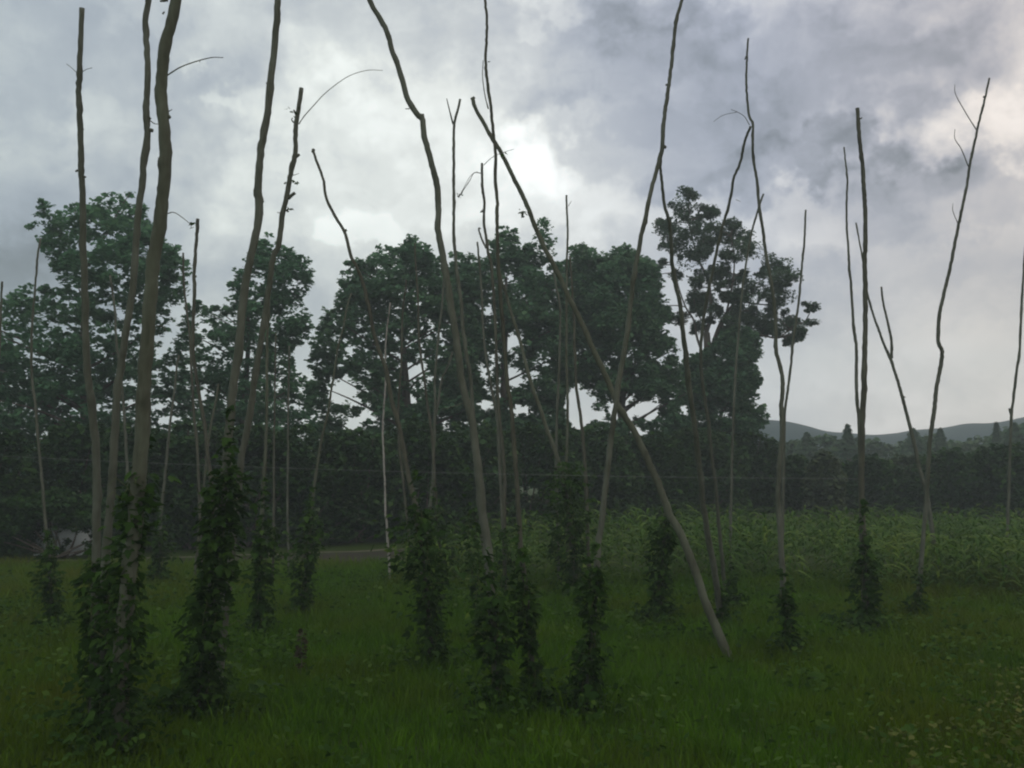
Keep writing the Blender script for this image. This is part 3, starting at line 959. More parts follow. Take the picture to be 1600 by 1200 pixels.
PO[10] = pole('tall slender pole of the central cluster with a thin shoot beside its top',
     [(757, -60), (758, 0), (761, 33), (760, 67), (759, 97), (762, 133), (767, 167), (770, 200), (773, 227), (775, 253), (774, 283), (777, 313), (777, 360), (779, 420), (785, 500), (788, 543), (793, 600), (800, 650),
      (803, 700), (807, 750), (810, 797), (815, 867), (822, 923), (828, 1000)], (4, 6, 9), (836, 1108), .5, 'pole_brown',
     forks=[([(763, 170), (758, 150), (754, 120), (755, 94)], (2.2, 1.2))], twigs=[([(762, 97), (766, 96)], (1.5, 1))])
PO[11] = pole('thin pole with a drooping twig just left of the tall slender central pole',
     [(753, 255), (754, 293), (757, 317), (756, 347), (760, 373), (763, 397), (768, 417), (773, 493), (775, 543), (777, 600), (780, 650), (785, 700), (788, 750), (788, 797), (788, 860)], (4, 5, 7), (789, 940), .2, 'pole_brown',
     twigs=[([(756, 258), (764, 250), (774, 243), (790, 237), (803, 233)], (1.3, .7)), ([(753, 271), (741, 270), (734, 282), (722, 300), (716, 308)], (1.5, 1))],
     forks=[([(760, 388), (753, 374), (748, 358), (751, 357)], (3.5, 2.5))], stubs=[([(755, 329), (752, 331)], (3, 4))])
PO[12] = pole('long diagonal pole leaning hard left, bare down to the grass right of centre',
     [(738, 153), (743, 170), (753, 187), (767, 213), (780, 233), (800, 273), (810, 293), (822, 317), (832, 343), (843, 370), (852, 390), (863, 410), (873, 430), (888, 463), (903, 493), (917, 523), (930, 553), (943, 580),
      (957, 613), (967, 637), (987, 667), (1000, 693), (1017, 730), (1030, 760), (1042, 793), (1047, 807), (1063, 833), (1077, 867), (1090, 903), (1103, 943), (1120, 983)],
     (6, 9, 14), (1142, 1035), .6, 'pole_green', twigs=[([(824, 336), (817, 332), (815, 341)], (1.5, 1))], stubs=[([(738, 156), (741, 152)], (6, 5))])
PO[13] = pole('tall pole leaning right to the top edge, crossing the diagonal pole',
     [(1078, -60), (1065, 0), (1058, 27), (1053, 60), (1049, 100), (1045, 133), (1040, 167), (1036, 200), (1035, 230), (1030, 250), (1022, 280), (1015, 307), (1010, 333), (1002, 367), (997, 397), (992, 420), (987, 460),
      (983, 493), (978, 533), (972, 567), (967, 597), (963, 627), (958, 660), (953, 700), (948, 743), (943, 783), (940, 817), (935, 850), (932, 887), (926, 980)], (5, 8, 11), (917, 1115), .9, 'pole',
     stubs=[([(1044, 132), (1040, 133)], (4, 3)), ([(1036, 228), (1041, 231)], (6, 4))])
PO[14] = pole('pole whose tip rests against the tall right-leaning pole right of centre',
     [(1036, 226), (1032, 257), (1035, 290), (1038, 320), (1045, 343), (1048, 367), (1050, 407), (1055, 443), (1063, 477), (1067, 517), (1072, 560), (1077, 607), (1082, 643), (1087, 677), (1090, 710), (1095, 750), (1098, 787),
      (1102, 810), (1108, 850), (1115, 883), (1122, 933)], (4, 8, 10), (1129, 985), -2.5, 'pole')
PO[15] = pole('tall wavy pole with a crook near its top, first right of the pine tree',
     [(1169, 60), (1167, 93), (1166, 127), (1168, 160), (1171, 183), (1176, 193), (1176, 227), (1178, 253), (1183, 283), (1186, 320), (1191, 353), (1195, 383), (1198, 405), (1203, 430), (1209, 470), (1212, 517), (1213, 550),
      (1220, 577), (1223, 600), (1221, 633), (1222, 667), (1220, 700), (1217, 733), (1216, 783), (1219, 833), (1223, 900), (1228, 960)], (3, 6, 10), (1233, 1030), .5, 'pole',
     twigs=[([(1171, 195), (1163, 182), (1152, 175), (1142, 171)], (1.3, .7)), ([(1152, 175), (1130, 180), (1115, 190)], (.9, .5))], stubs=[([(1174, 190), (1177, 191)], (4, 3)), ([(1166, 88), (1164, 93)], (2.5, 2))])
PO[16] = pole('thin pole standing close behind the wavy pole, its bare tip to the right',
     [(1259, 328), (1257, 373), (1253, 417), (1250, 450), (1246, 487), (1240, 527), (1237, 560), (1232, 600), (1228, 630), (1226, 650), (1224, 760), (1222, 860)], (3, 4, 5), (1221, 945), .2, 'pole')
PO[17] = pole('crooked thin pole whose tip leans into the crook of the wavy pole',
     [(1173, 197), (1163, 223), (1157, 253), (1147, 277), (1143, 300), (1137, 327), (1130, 350), (1123, 377), (1112, 430), (1102, 480), (1096, 530), (1095, 567), (1100, 620), (1107, 660), (1112, 717), (1117, 750), (1121, 797), (1128, 870)],
     (4, 5, 6), (1134, 935), -3.0, 'pole', twigs=[([(1150, 312), (1157, 315)], (1, .6))])
PO[18] = pole('thinnest pole behind the pine branches, with its twiggy tip at the wavy pole',
     [(1193, 303), (1188, 317), (1180, 343), (1173, 370), (1165, 417), (1158, 470), (1154, 520), (1148, 600), (1144, 700), (1142, 800)], (3, 3.5, 4.5), (1141, 902), .2, 'pole')
PO[19] = pole('straight stout pole with a leafy foot on the right, tallest of the right hand group',
     [(1340, 169), (1341, 193), (1344, 227), (1348, 260), (1350, 300), (1352, 333), (1352, 383), (1351, 410), (1352, 450), (1352, 500), (1351, 550), (1350, 600), (1348, 650), (1347, 683), (1346, 760), (1349, 860)],
     (6, 8, 10.5), (1356, 988), .3, 'pole_brown', stubs=[([(1343, 186), (1347, 184)], (3, 2)), ([(1340, 172), (1337, 170)], (4, 3))], knots=11)
PO[20] = pole('thinner pole rising close to the left of the stout right hand pole',
     [(1319, 230), (1321, 253), (1324, 277), (1323, 310), (1323, 350), (1326, 397), (1327, 417), (1330, 450), (1333, 500), (1338, 543), (1338, 583), (1339, 627), (1342, 653), (1344, 740), (1346, 850)], (2.5, 5, 7), (1350, 958), .2, 'pole')
PO[21] = pole('leaning pole with a two-pronged fork, right of the stout pole',
     [(1337, 348), (1347, 400), (1355, 457), (1363, 487), (1372, 513), (1382, 540), (1392, 563), (1400, 587), (1407, 610), (1413, 633), (1422, 667), (1430, 700), (1435, 727), (1447, 767), (1455, 820)], (2, 5, 8), (1466, 905), .4, 'pole',
     forks=[([(1393, 560), (1393, 533), (1387, 503), (1380, 473), (1377, 448)], (4.5, 3))], stubs=[([(1410, 622), (1414, 620)], (4, 3))])
PO[22] = pole('tall bowed pole with fine side twigs near the right edge',
     [(1546, 122), (1540, 150), (1533, 177), (1527, 203), (1522, 227), (1515, 260), (1510, 293), (1504, 323), (1498, 350), (1490, 390), (1487, 407), (1480, 437), (1473, 467), (1467, 497), (1466, 533), (1472, 550), (1468, 580),
      (1463, 607), (1460, 640), (1455, 673), (1452, 700), (1448, 767), (1441, 860)], (3, 6, 7), (1433, 965), .5, 'pole',
     twigs=[([(1525, 202), (1507, 173), (1493, 147), (1492, 132)], (1.8, .8)), ([(1513, 260), (1502, 233), (1492, 217), (1492, 202)], (1.8, .8)), ([(1497, 350), (1489, 330), (1489, 318)], (1.3, .7))],
     stubs=[([(1471, 549), (1475, 550)], (4, 3)), ([(1537, 152), (1540, 150)], (4, 3))])
PO[23] = pole('thin pole at the right edge of the field',
     [(1604, 360), (1599, 432), (1596, 483), (1593, 550), (1588, 583), (1583, 627), (1580, 653), (1577, 740), (1574, 830)], (3, 4, 5), (1571, 905), .2, 'pole', stubs=[([(1580, 650), (1577, 638)], (3.5, 3))])
PO[24] = pole('thin straight pole with a bare tip left of the dense round-topped tree',
     [(885, 305), (886, 333), (887, 367), (886, 400), (885, 500), (885, 567), (887, 627), (886, 683), (885, 727), (886, 820)], (3, 4, 5), (888, 915), .2, 'pole_green', twigs=[([(888, 322), (893, 314)], (1.2, .7))])
PO[25] = pole('slanting pole rising out of the broad leafy hop clump right of centre',
     [(776, 395), (782, 433), (790, 457), (798, 487), (803, 503), (812, 530), (820, 563), (828, 593), (837, 620), (847, 647), (855, 673), (863, 693), (872, 720), (880, 753), (890, 820)], (4, 6.5, 9), (902, 932), .3, 'pole_green')
PO[26] = pole('thin pole behind the wide tree, first left of the forked low poles',
     [(648, 380), (649, 407), (653, 467), (654, 517), (658, 560), (663, 590), (667, 627), (672, 660), (675, 683), (678, 733), (682, 800)], (2.5, 4, 5.5), (690, 915), .3, 'pole_brown')
PO[27] = pole('thin pole joined by a slanting prong behind the kinked pole',
     [(694, 430), (692, 457), (690, 483), (685, 523), (682, 560), (679, 600), (680, 633), (678, 683), (677, 740), (673, 783), (668, 820)], (3, 4.5, 6), (662, 905), .3, 'pole',
     forks=[([(681, 650), (685, 627), (690, 593), (698, 577), (707, 550)], (4.5, 3))])
PO[28] = pole('faint thin pole just right of the birch pole',
     [(635, 437), (629, 493), (627, 567), (623, 620), (623, 690), (629, 745), (638, 830)], (2.5, 3.5, 4.5), (647, 908), .2, 'pole_brown')
PO[29] = pole('thin pole between the kinked pole and the central cluster',
     [(746, 378), (748, 400), (751, 433), (753, 467), (755, 517), (758, 550), (763, 580), (770, 617), (777, 660), (782, 760), (786, 840)], (3, 4, 5), (791, 918), .2, 'pole')
PO[30] = pole('thin slanting pole left of the birch pole rising from a small leafy column',
     [(549, 458), (543, 477), (537, 510), (528, 543), (522, 583), (517, 613), (512, 647), (503, 683), (497, 720), (490, 767), (482, 850)], (2.5, 4, 5.5), (473, 962), .3, 'pole_green')
PO[31] = pole('thin pole close behind the stubbed pole',
     [(421, 470), (420, 490), (417, 550), (417, 633), (415, 700), (410, 783), (407, 880)], (3, 5, 7), (405, 1000), .3, 'pole_green')
PO[32] = pole('slim upright pole between the stubbed pole and the slanting pole',
     [(431, 520), (429, 633), (428, 700), (428, 767), (427, 840)], (2, 3, 4), (427, 915), .1, 'pole_brown')
PO[33] = pole('faint upright pole left of the slanting pole',
     [(452, 540), (450, 633), (450, 700), (449, 793)], (2, 3, 4), (452, 912), .1, 'pole')
PO[34] = pole('short dark pole with a sawn top between the thickest pole and the ledge-knotted pole',
     [(309, 342), (307, 375), (305, 400), (303, 433), (304, 450), (302, 500), (302, 550), (307, 593), (313, 627), (320, 667), (323, 700), (328, 740), (333, 783), (339, 860)], (5, 5.5, 7), (345, 975), .3, 'pole_brown', stubs=[([(304, 433), (307, 431)], (4, 3))])
PO[35] = pole('thin dark pole just left of the short sawn pole',
     [(286, 395), (287, 443), (290, 470), (293, 497), (297, 533), (300, 600), (303, 650), (308, 700), (312, 800)], (3, 4, 5), (316, 915), .2, 'pole_brown')
PO[36] = pole('slim leaning pole right of the thickest pole, bare to a small leafy foot',
     [(280, 555), (277, 567), (273, 607), (267, 650), (262, 700), (257, 750), (252, 797), (250, 833)], (3, 4, 5), (247, 915), .2, 'pole')
PO[37] = pole('far thin pole left of the tallest maple',
     [(63, 372), (58, 407), (55, 450), (49, 520), (50, 593), (55, 633), (60, 693), (67, 767), (75, 870)], (3, 4, 5.5), (86, 990), .2, 'pole')
PO[38] = pole('thin pole at the left edge of the photo',
     [(3, 440), (2, 467), (0, 520), (-6, 640), (-12, 760)], (3, 4, 6), (-22, 960), .1, 'pole')
PO[39] = pole('faint thin pole seen between the slim wavy pole and the thickest pole',
     [(172, 430), (179, 483), (182, 533), (190, 600), (195, 660), (198, 720), (203, 800)], (3, 4, 5), (209, 910), .1, 'pole')
PO[40] = pole('faint slanting pole left of the leafy double pole',
     [(341, 600), (337, 627), (328, 673), (320, 740), (312, 820)], (3, 3.5, 4.5), (303, 912), .1, 'pole_green')
PO[41] = pole('thin pole left of the straight bare tipped one, below the knob of leaves',
     [(862, 400), (868, 443), (875, 483), (874, 550), (872, 607), (870, 650), (869, 720), (871, 820)], (3, 4, 5), (874, 918), .1, 'pole')
PO[42] = pole('thin pole right of the bare tipped one, meeting the dense tree',
     [(890, 400), (894, 450), (897, 500), (898, 550), (900, 600), (907, 650), (912, 700), (915, 750), (918, 830)], (3, 5, 7), (922, 925), .2, 'pole_brown')
PO[43] = pole('short stub pole hidden in a dark hop column behind the diagonal pole',
     [(1040, 800), (1036, 850), (1032, 900)], (7, 8, 9), (1028, 975), .1, 'pole_brown', knots=2)

# a few withered leaves still hanging on twigs
for k_, x_, y_, n_ in [(5, 459, 176, 7), (5, 458, 286, 5), (5, 450, 330, 4), (12, 818, 336, 8), (11, 717, 306, 6), (3, 299, 355, 4), (11, 751, 330, 3), (10, 790, 238, 3)]:
    r_, p3_ = PO[k_]
    c_ = np.array(p3_(x_, y_) - r_.location)
    C = c_ + rng.normal(0, .03, (n_, 3))
    for q_ in C:
        link('dry_leaf', scatter('dry_leaf', q_[None], rng.uniform(.03, .075, 1), TL_SIMPLE, TF_SIMPLE, rot_frames(1, .2)), M['hop'], r_)

# wire strung from the pole at the left edge to the stout pole on the right
pa, pb = PO[38][1](-9, 712), PO[19][1](1347, 748)
g = Geo()
wp = []
for i in range(33):
    t = i / 32
    p = pa.lerp(pb, t)
    p.z -= .08 * 4 * t * (1 - t)
    wp.append(p)
g.tube(wp, [.0024] * 33, 5)
tag(link('wire', g.mesh('wire'), M['wire']), 'long thin grey wire strung across the field behind the near poles', 'wire')


# ------------------------------------------------------------------ hop plants on the poles
def hop(label, axis, halfw, dens=1.15, gaps=(), mat='hop', leaf=.085, foot=0.0, Yo=None):
    """axis: photo pixels from the ground up along the column; halfw: half widths at those points (pixels)"""
    b0 = ground_at(*axis[0])
    Y = b0.y
    root = tag(empty('hop_plant', b0), label, 'climbing plant', 'hop plants climbing their poles')
    pts = spline([(x, y, h) for (x, y), h in zip(axis, halfw)], 14)
    Cs, yaw = [], []
    q_ = [(at(x, y, Y) - b0, max(.05, h * Y / FPX)) for x, y, h in pts]
    q_[0] = (Vector((0, 0, 0)), q_[0][1])
    ph = [random.uniform(0, 6) for _ in range(4)]
    for i in range(len(q_) - 1):
        (p, r), (p2, r2) = q_[i], q_[i + 1]
        h = (p2 - p).length
        y_px = pts[i][1]
        gp = 1.0
        for (g0, g1, f) in gaps:
            if g0 < y_px < g1:
                gp = f
        n = int(dens * gp * 2 * PI * r * h / (leaf * leaf) * 3.2) + 1
        for _ in range(n):
            a = random.uniform(0, 2 * PI)
            t = random.random()
            c = p.lerp(p2, t)
            rr = r * random.uniform(.15, 1.0) ** .6 * (1 + .45 * math.sin(a + c.z * 2.3 + ph[0]) * math.sin(c.z * 3.7 + ph[1]) + .35 * math.sin(3 * a + c.z * 9 + ph[2]) * math.sin(c.z * 11 + ph[3]))
            if random.random() < .16:
                rr *= random.uniform(1.1, 2.0)
            Cs.append((c.x + rr * math.cos(a), c.y + rr * math.sin(a), max(.03, c.z + random.uniform(-.06, .06))))
            yaw.append(a + random.uniform(-.8, .8))
    # a thin leafy runner climbing on above the dense part, and a low skirt of leaves at the foot
    (pa_, _), (pb_, _) = q_[-5], q_[-1]
    up_ = (pb_ - pa_).normalized()
    hh = pb_.z * random.uniform(.15, .5)
    for _ in range(int(70 * hh * dens) + 4):
        t = random.random() ** 1.6
        a = random.uniform(0, 2 * PI)
        c = pb_ + up_ * (hh * t)
        rr = random.uniform(.02, .13) * (1.15 - t)
        Cs.append((c.x + rr * math.cos(a), c.y + rr * math.sin(a), c.z))
        yaw.append(a)
    for _ in range(int(130 * dens)):
        a = random.uniform(0, 2 * PI)
        rr = q_[0][1] * random.uniform(.4, 2.3)
        Cs.append((rr * math.cos(a), rr * math.sin(a), random.uniform(.04, .3)))
        yaw.append(a)
    C = np.array(Cs)
    n = len(C)
    pitch_frames = rot_frames(n, .1, np.array(yaw))
    link('foliage', scatter('foliage', C, rng.choice([.45, .6, .8, 1.0, 1.25, 1.5], n) * rng.uniform(.85, 1.15, n) * leaf, TL_HOP, TF_HOP, pitch_frames), M[mat], root)
    g = Geo()
    for s_ in range(3):
        sp = []
        for i, (p, r) in enumerate(q_):
            a = p.z * 4 + s_ * 2.1
            sp.append(p + Vector((math.cos(a), math.sin(a), 0)) * min(r * .35, .07))
        g.tube(sp, [.007 - .004 * i / len(sp) for i in range(len(sp))], 5)
    # loose shoots reaching out of the column
    for s_ in range(5):
        i = random.randrange(len(q_) // 4, len(q_))
        p, r = q_[i]
        a = random.uniform(0, 2 * PI)
        d_ = Vector((math.cos(a), math.sin(a), .2))
        g.tube([p, p + d_ * r * .9, p + d_ * r * 1.5 + Vector((0, 0, .05)), p + d_ * r * 1.9 + Vector((0, 0, -.02))], [.004, .004, .003, .002], 4)
    link('bine_stem', g.mesh('bine_stem', True), M['stem'], root)
    return root


hop('large hop column wrapping the ledge-knotted and stubbed poles at left', [(315, 1125), (320, 1080), (326, 1000), (332, 900), (342, 820), (350, 760), (352, 740)], [52, 36, 30, 30, 32, 30, 12])
hop('low leafy hop mound spreading left of the large hop column', [(285, 1110), (288, 1085), (290, 1068)], [42, 34, 14], .8)
hop('ragged hop growth around the foot of the thickest pole', [(185, 1192), (188, 1120), (192, 1020), (200, 960), (207, 860), (214, 790), (220, 750)], [40, 34, 32, 28, 26, 34, 20], .75, leaf=.085)
hop('hop plant on the leftmost tall pole, dense at mid height', [(146, 1152), (147, 1080), (148, 980), (150, 920), (152, 880)], [34, 25, 23, 30, 14], .75, gaps=[(1010, 1060, .5)])
hop('hop plant around the foot of the slim wavy pole', [(163, 1174), (164, 1100), (165, 1000), (168, 930), (176, 890)], [24, 20, 24, 28, 14], .65)
hop('small dark hop column at far left on the far thin pole', [(86, 992), (84, 950), (80, 905), (76, 860)], [14, 14, 20, 10], .9)
hop('small hop tuft on the slim leaning pole right of the thickest pole', [(247, 917), (248, 880), (249, 850), (250, 830)], [12, 14, 14, 8], .8)
hop('hop column on the thin pole close behind the stubbed pole', [(405, 1002), (406, 960), (408, 900), (410, 850), (411, 825)], [14, 16, 20, 20, 10], .9)
hop('hop column on the thin slanting pole left of the birch', [(473, 964), (475, 930), (478, 880), (482, 835), (485, 800)], [8, 14, 22, 20, 9], .8)
hop('top-heavy hop column on the dark crooked left-leaning pole', [(676, 1047), (675, 1000), (672, 940), (664, 880), (658, 830), (655, 800)], [30, 24, 28, 42, 36, 18], .75)
hop('hop column hugging the foot of the big kinked pole', [(780, 1117), (777, 1060), (772, 1000), (768, 955), (766, 930)], [30, 26, 30, 34, 16], .9)
hop('loose leafy hop shoots left of the kinked pole, half way up', [(752, 992), (746, 930), (742, 870), (738, 830), (736, 800)], [10, 16, 20, 22, 12], .35)
hop('narrow hop column on the tall slender central pole', [(836, 1110), (832, 1060), (826, 1000), (822, 950), (818, 915)], [14, 16, 18, 26, 14], .9, gaps=[(1060, 1080, .4)])
hop('two-tiered hop column with a gap at its waist on the tall right-leaning pole', [(918, 1117), (920, 1060), (923, 1010), (926, 980), (929, 930), (930, 892)], [28, 26, 26, 14, 28, 12], 1.0, gaps=[(978, 1005, .3)])
hop('broad hop clump around the slanting pole right of centre', [(902, 934), (898, 890), (892, 840), (888, 790), (886, 750), (884, 728)], [20, 28, 36, 34, 28, 14], .65)
hop('bright leafy hop shoots right of the kinked pole among the central poles', [(789, 942), (790, 900), (792, 860), (794, 830)], [24, 22, 20, 10], .35)
hop('hop shoots around the two thin poles left of the kinked pole', [(690, 917), (688, 870), (684, 830), (680, 796)], [20, 26, 28, 12], .5)
hop('dark hop column on a short stub behind the diagonal pole', [(1028, 977), (1031, 930), (1035, 880), (1040, 830), (1042, 812)], [18, 18, 16, 22, 10], 1.0)
hop('small hop tuft at the foot of the resting pole beside the diagonal pole', [(1129, 987), (1128, 960), (1125, 930)], [14, 12, 8], .8)
hop('short dark hop column at the foot of the wavy pole', [(1233, 1032), (1231, 990), (1228, 950), (1225, 925)], [14, 15, 15, 9], .9)
hop('hop column with a spreading foot on the stout right hand pole', [(1356, 990), (1357, 960), (1355, 920), (1352, 880), (1351, 850)], [30, 24, 20, 18, 8], .9)
hop('low hop runner spreading left from the stout pole foot', [(1328, 992), (1330, 980), (1332, 970)], [24, 18, 8], .6)
hop('thin hop column at the foot of the bowed pole on the right', [(1433, 967), (1434, 940), (1437, 910)], [8, 8, 6], .6)
hop('faint hop column at the foot of the thinnest pole', [(1141, 958), (1142, 930), (1142, 900)], [14, 14, 9], .6)

# ------------------------------------------------------------------ maize
nP = 0
Cl = []
Vb, Lb, Sb = [], [], []
rows_y = np.arange(17.3, 33, .8)
SEG = 5
for ry in rows_y:
    xl = (-2.3 + .25 * math.sin(ry * 3)) if ry < 26 else (ry - 26) * 1.25 - 2.0
    if ry < 18.8:
        xl = 4.2 + (18.8 - ry) * 2.6
    x = xl
    while x < min(.62 * ry + 1.5, 27):
        x += random.uniform(.16, .32) * (.62 if ry < 21.2 else 1) * (1 if ry < 28 else 1.5) + (random.uniform(.3, .9) if random.random() < .06 else 0)
        px_, py_ = x + random.uniform(-.05, .05), ry + random.uniform(-.12, .12)
        h = random.uniform(.85, 1.35) * (1.18 if ry < 21.3 else 1) * (1 + .22 * math.sin(x * .55 + 2.1 * math.sin(ry * .8))) * (1 - .012 * max(0, x - 4)) * (1.0 if x > 1.0 else .8) * (1 + .12 * math.sin(x * .9 + ry))
        yaw0 = random.uniform(0, PI)
        nl = 8
        for kf in range(nl):
            zf = h * (.12 + .75 * kf / nl)
            a = yaw0 + PI * kf + random.uniform(-.5, .5)
            Ln = random.uniform(.45, .75) * (1 if 1 < kf < 6 else .75)
            up = random.uniform(.85, 1.42)
            dx, dy = math.cos(a), math.sin(a)
            o = len(Vb)
            for s_ in range(SEG + 1):
                t = s_ / SEG
                rr = Ln * t * math.cos(up * (1 - t * .55))
                zz = zf + Ln * (math.sin(up) * t - 1.0 * t * t * random.uniform(.85, 1.0))
                wv = .026 * math.sin(PI * (.18 + .82 * t)) * (1 if s_ < SEG else .15)
                Vb.append((px_ + dx * rr - dy * wv, py_ + dy * rr + dx * wv, max(.02, zz + .012)))
                Vb.append((px_ + dx * rr + dy * wv, py_ + dy * rr - dx * wv, max(.02, zz)))
            for s_ in range(SEG):
                Lb += [o + 2 * s_, o + 2 * s_ + 1, o + 2 * s_ + 3, o + 2 * s_ + 2]
                Sb.append(4)
tag(link('maize_crop', np_mesh('maize_crop', np.array(Vb), Lb, Sb), M['maize']), 'rows of young maize filling the right side behind the poles', None, kind='stuff')


# ------------------------------------------------------------------ grass
def blades(n_per, y0, y1, hmin, hmax, wd):
    n = int(n_per)
    # uniform over the trapezoid that the field fills
    yy = np.sqrt(rng.uniform(y0 * y0, y1 * y1, n))
    xx = rng.uniform(-1, 1, n) * (.60 * yy + 1.6)
    patch = .5 + .5 * np.sin(xx * 1.3 + 2 * np.sin(yy * .7)) * np.sin(yy * 1.1 + 1.5 * np.sin(xx * .6))
    patch2 = .5 + .5 * np.sin(xx * 3.1 + yy * 2.3 + 2 * np.sin(xx * 1.9 - yy))
    h = rng.uniform(hmin, hmax, n) * (.62 + .45 * patch + .25 * patch2)
    a = rng.uniform(0, 2 * PI, n)
    bend = rng.uniform(.1, .75, n) * h
    da = rng.uniform(0, 2 * PI, n)
    w_ = wd * rng.uniform(.6, 1.3, n)
    ca, sa = np.cos(a), np.sin(a)
    bx, by = np.cos(da) * bend, np.sin(da) * bend
    V = np.zeros((n, 5, 3))
    V[:, 0] = np.stack([xx - ca * w_, yy - sa * w_, np.zeros(n)], 1)
    V[:, 1] = np.stack([xx + ca * w_, yy + sa * w_, np.zeros(n)], 1)
    V[:, 2] = np.stack([xx + ca * w_ * .8 + bx * .3, yy + sa * w_ * .8 + by * .3, h * .6], 1)
    V[:, 3] = np.stack([xx - ca * w_ * .8 + bx * .3, yy - sa * w_ * .8 + by * .3, h * .6], 1)
    V[:, 4] = np.stack([xx + bx, yy + by, h], 1)
    base = (np.arange(n) * 5)[:, None]
    loops = (base + np.array([0, 1, 2, 3, 3, 2, 4])[None]).ravel()
    sizes = np.tile([4, 3], n)
    return V.reshape(-1, 3), loops, sizes


parts = [blades(80000, 4.0, 10.5, .07, .21, .0045), blades(85000, 10.5, 16, .08, .23, .006), blades(65000, 16, 20.6, .09, .25, .008)]


def clump_blades(spots, per, spread, hmin, hmax, wd):
    P_ = np.repeat(np.array(spots), per, 0)
    n = len(P_)
    r = spread * np.sqrt(rng.uniform(0, 1, n))
    t = rng.uniform(0, 2 * PI, n)
    xx, yy = P_[:, 0] + r * np.cos(t), P_[:, 1] + r * np.sin(t)
    h = rng.uniform(hmin, hmax, n) * np.repeat(rng.uniform(.6, 1.25, len(spots)), per)
    a, da = rng.uniform(0, 2 * PI, n), t + rng.normal(0, .6, n)
    bend = rng.uniform(.15, .8, n) * h
    w_ = wd * rng.uniform(.6, 1.4, n)
    ca, sa, bx, by = np.cos(a), np.sin(a), np.cos(da) * bend, np.sin(da) * bend
    V = np.zeros((n, 5, 3))
    V[:, 0] = np.stack([xx - ca * w_, yy - sa * w_, np.zeros(n)], 1)
    V[:, 1] = np.stack([xx + ca * w_, yy + sa * w_, np.zeros(n)], 1)
    V[:, 2] = np.stack([xx + ca * w_ * .8 + bx * .3, yy + sa * w_ * .8 + by * .3, h * .6], 1)
    V[:, 3] = np.stack([xx - ca * w_ * .8 + bx * .3, yy - sa * w_ * .8 + by * .3, h * .6], 1)
    V[:, 4] = np.stack([xx + bx, yy + by, h], 1)
    base = (np.arange(n) * 5)[:, None]
    return V.reshape(-1, 3), (base + np.array([0, 1, 2, 3, 3, 2, 4])[None]).ravel(), np.tile([4, 3], n)


def field_spots(n, y0, y1):
    yy = np.sqrt(rng.uniform(y0 * y0, y1 * y1, n))
    return [(x, y) for x, y in zip(rng.uniform(-1, 1, n) * (.60 * yy + 1.5), yy)]


parts.append(clump_blades(field_spots(420, 5, 13), 26, .22, .14, .31, .005))
parts.append(clump_blades(field_spots(650, 13, 21.5), 26, .26, .16, .36, .007))
parts.append(clump_blades([(r_.location.x, r_.location.y) for r_, _ in POLES], 90, .32, .12, .38, .006))
parts.append(clump_blades([(random.uniform(-16, 0), random.uniform(20.3, 23.6)) for _ in range(1500)], 14, .2, .06, .26, .009))
parts.append(clump_blades([(random.uniform(-2, 17), random.uniform(18.2, 19.0)) for _ in range(300)], 20, .22, .15, .4, .008))
off = 0
VV, LL, SS = [], [], []
for (v, l_, s_) in parts:
    VV.append(v)
    LL.append(l_ + off)
    SS.append(s_)
    off += len(v)
tag(link('grass', np_mesh('grass', np.concatenate(VV), np.concatenate(LL), np.concatenate(SS)), M['grass']), 'long dark green meadow grass of the hop field', None, kind='stuff')

# pale low broad-leaved ground cover in the near right corner
n = 8000
yy = rng.uniform(5.5, 12.2, n)
xx = yy * rng.uniform(.3, .68, n)
keep = (xx / yy > .40 + .16 * np.clip((yy - 8.2) / 3.6, -.3, 1) * (yy > 7) + .05 * np.sin(yy * 5) + rng.normal(0, .02, n))
clus = np.sin(xx * 5.3 + 1.7 * np.sin(yy * 3.1)) * np.sin(yy * 4.7 + xx) + rng.normal(0, .45, n)
keep &= clus > -.05
xx, yy = xx[keep], yy[keep]
C = np.stack([xx, yy, rng.uniform(.1, .26, len(xx))], 1)
M['cover'] = leaf_mat('pale_ground_leaf', [(.1, (.035, .05, .009)), (.5, (.065, .085, .016)), (.95, (.13, .14, .04))], .2, 1.2, .8, .05)
tag(link('ground_cover', scatter('ground_cover', C, rng.uniform(.035, .08, len(C)), TL_SIMPLE, TF_SIMPLE, rot_frames(len(C), 1.0)), M['cover']),
    'patch of pale low leaves in the near right corner', None, kind='stuff')

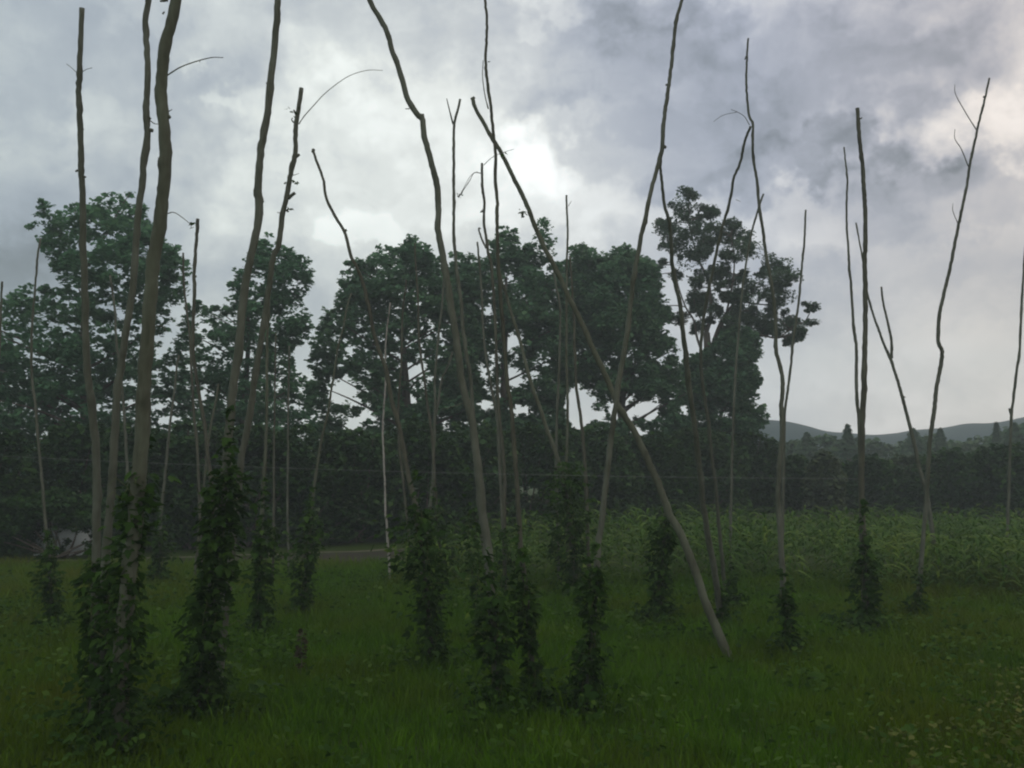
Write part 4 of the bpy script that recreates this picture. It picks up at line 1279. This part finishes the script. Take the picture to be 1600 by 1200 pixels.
# broad-leaved weeds among the grass
sp_ = field_spots(520, 5, 20)
C = np.concatenate([np.array([[x, y, 0]]) + np.stack([rng.normal(0, .16, 22), rng.normal(0, .16, 22), rng.uniform(.08, .34, 22)], 1) for x, y in sp_])
M['weedleaf'] = leaf_mat('broad_weed_leaf', [(.1, (.018, .045, .006)), (.5, (.034, .075, .011)), (.95, (.07, .115, .02))], .25, .6, .8, .03)
tag(link('weeds', scatter('weeds', C, rng.uniform(.035, .1, len(C)), TL_SIMPLE, TF_SIMPLE, rot_frames(len(C), .5)), M['weedleaf']), 'broad leaved weeds scattered through the meadow grass', None, kind='stuff')

# a dry weed stalk standing in the grass
wb = ground_at(468, 1066)
wd_ = tag(empty('weed', wb), 'single dark weed stalk standing in the grass left of centre', 'weed')
g = Geo()
g.tube([(0, 0, 0), (.02, 0, .2), (.01, .01, .42), (.03, .0, .58)], [.007, .006, .005, .003], 5)
link('stalk', g.mesh('stalk'), M['bark_dark'], wd_)
n = 70
t = rng.uniform(.25, 1, n)
a = rng.uniform(0, 2 * PI, n)
C = np.stack([.02 * t + np.cos(a) * .05, np.sin(a) * .05, t * .58], 1)
M['dry'] = leaf_mat('dry_weed_leaf', [(.1, (.02, .018, .01)), (.9, (.05, .045, .02))], .1, 2.0)
link('foliage', scatter('foliage', C, rng.uniform(.04, .09, n), TL_SIMPLE, TF_SIMPLE, rot_frames(n, .2, a)), M['dry'], wd_)

# ------------------------------------------------------------------ haze
m = bpy.data.materials.new('haze_air')
m.use_nodes = True
t_ = m.node_tree
t_.nodes.clear()
pv = t_.nodes.new('ShaderNodeVolumePrincipled')
pv.inputs['Color'].default_value = (.82, .95, .99, 1)
pv.inputs['Density'].default_value = .002  # density also imitates the veil of lens glare over crowns and poles
pv.inputs['Anisotropy'].default_value = .2
om = t_.nodes.new('ShaderNodeOutputMaterial')
t_.links.new(pv.outputs[0], om.inputs['Volume'])
g = Geo()
g.box(-720, 720, -520, 520, -1.5, 60)
hz_ = link('haze', g.mesh('haze'), m)
tag(hz_, 'thin haze over the field, also standing in for lens glare', None, kind='stuff')
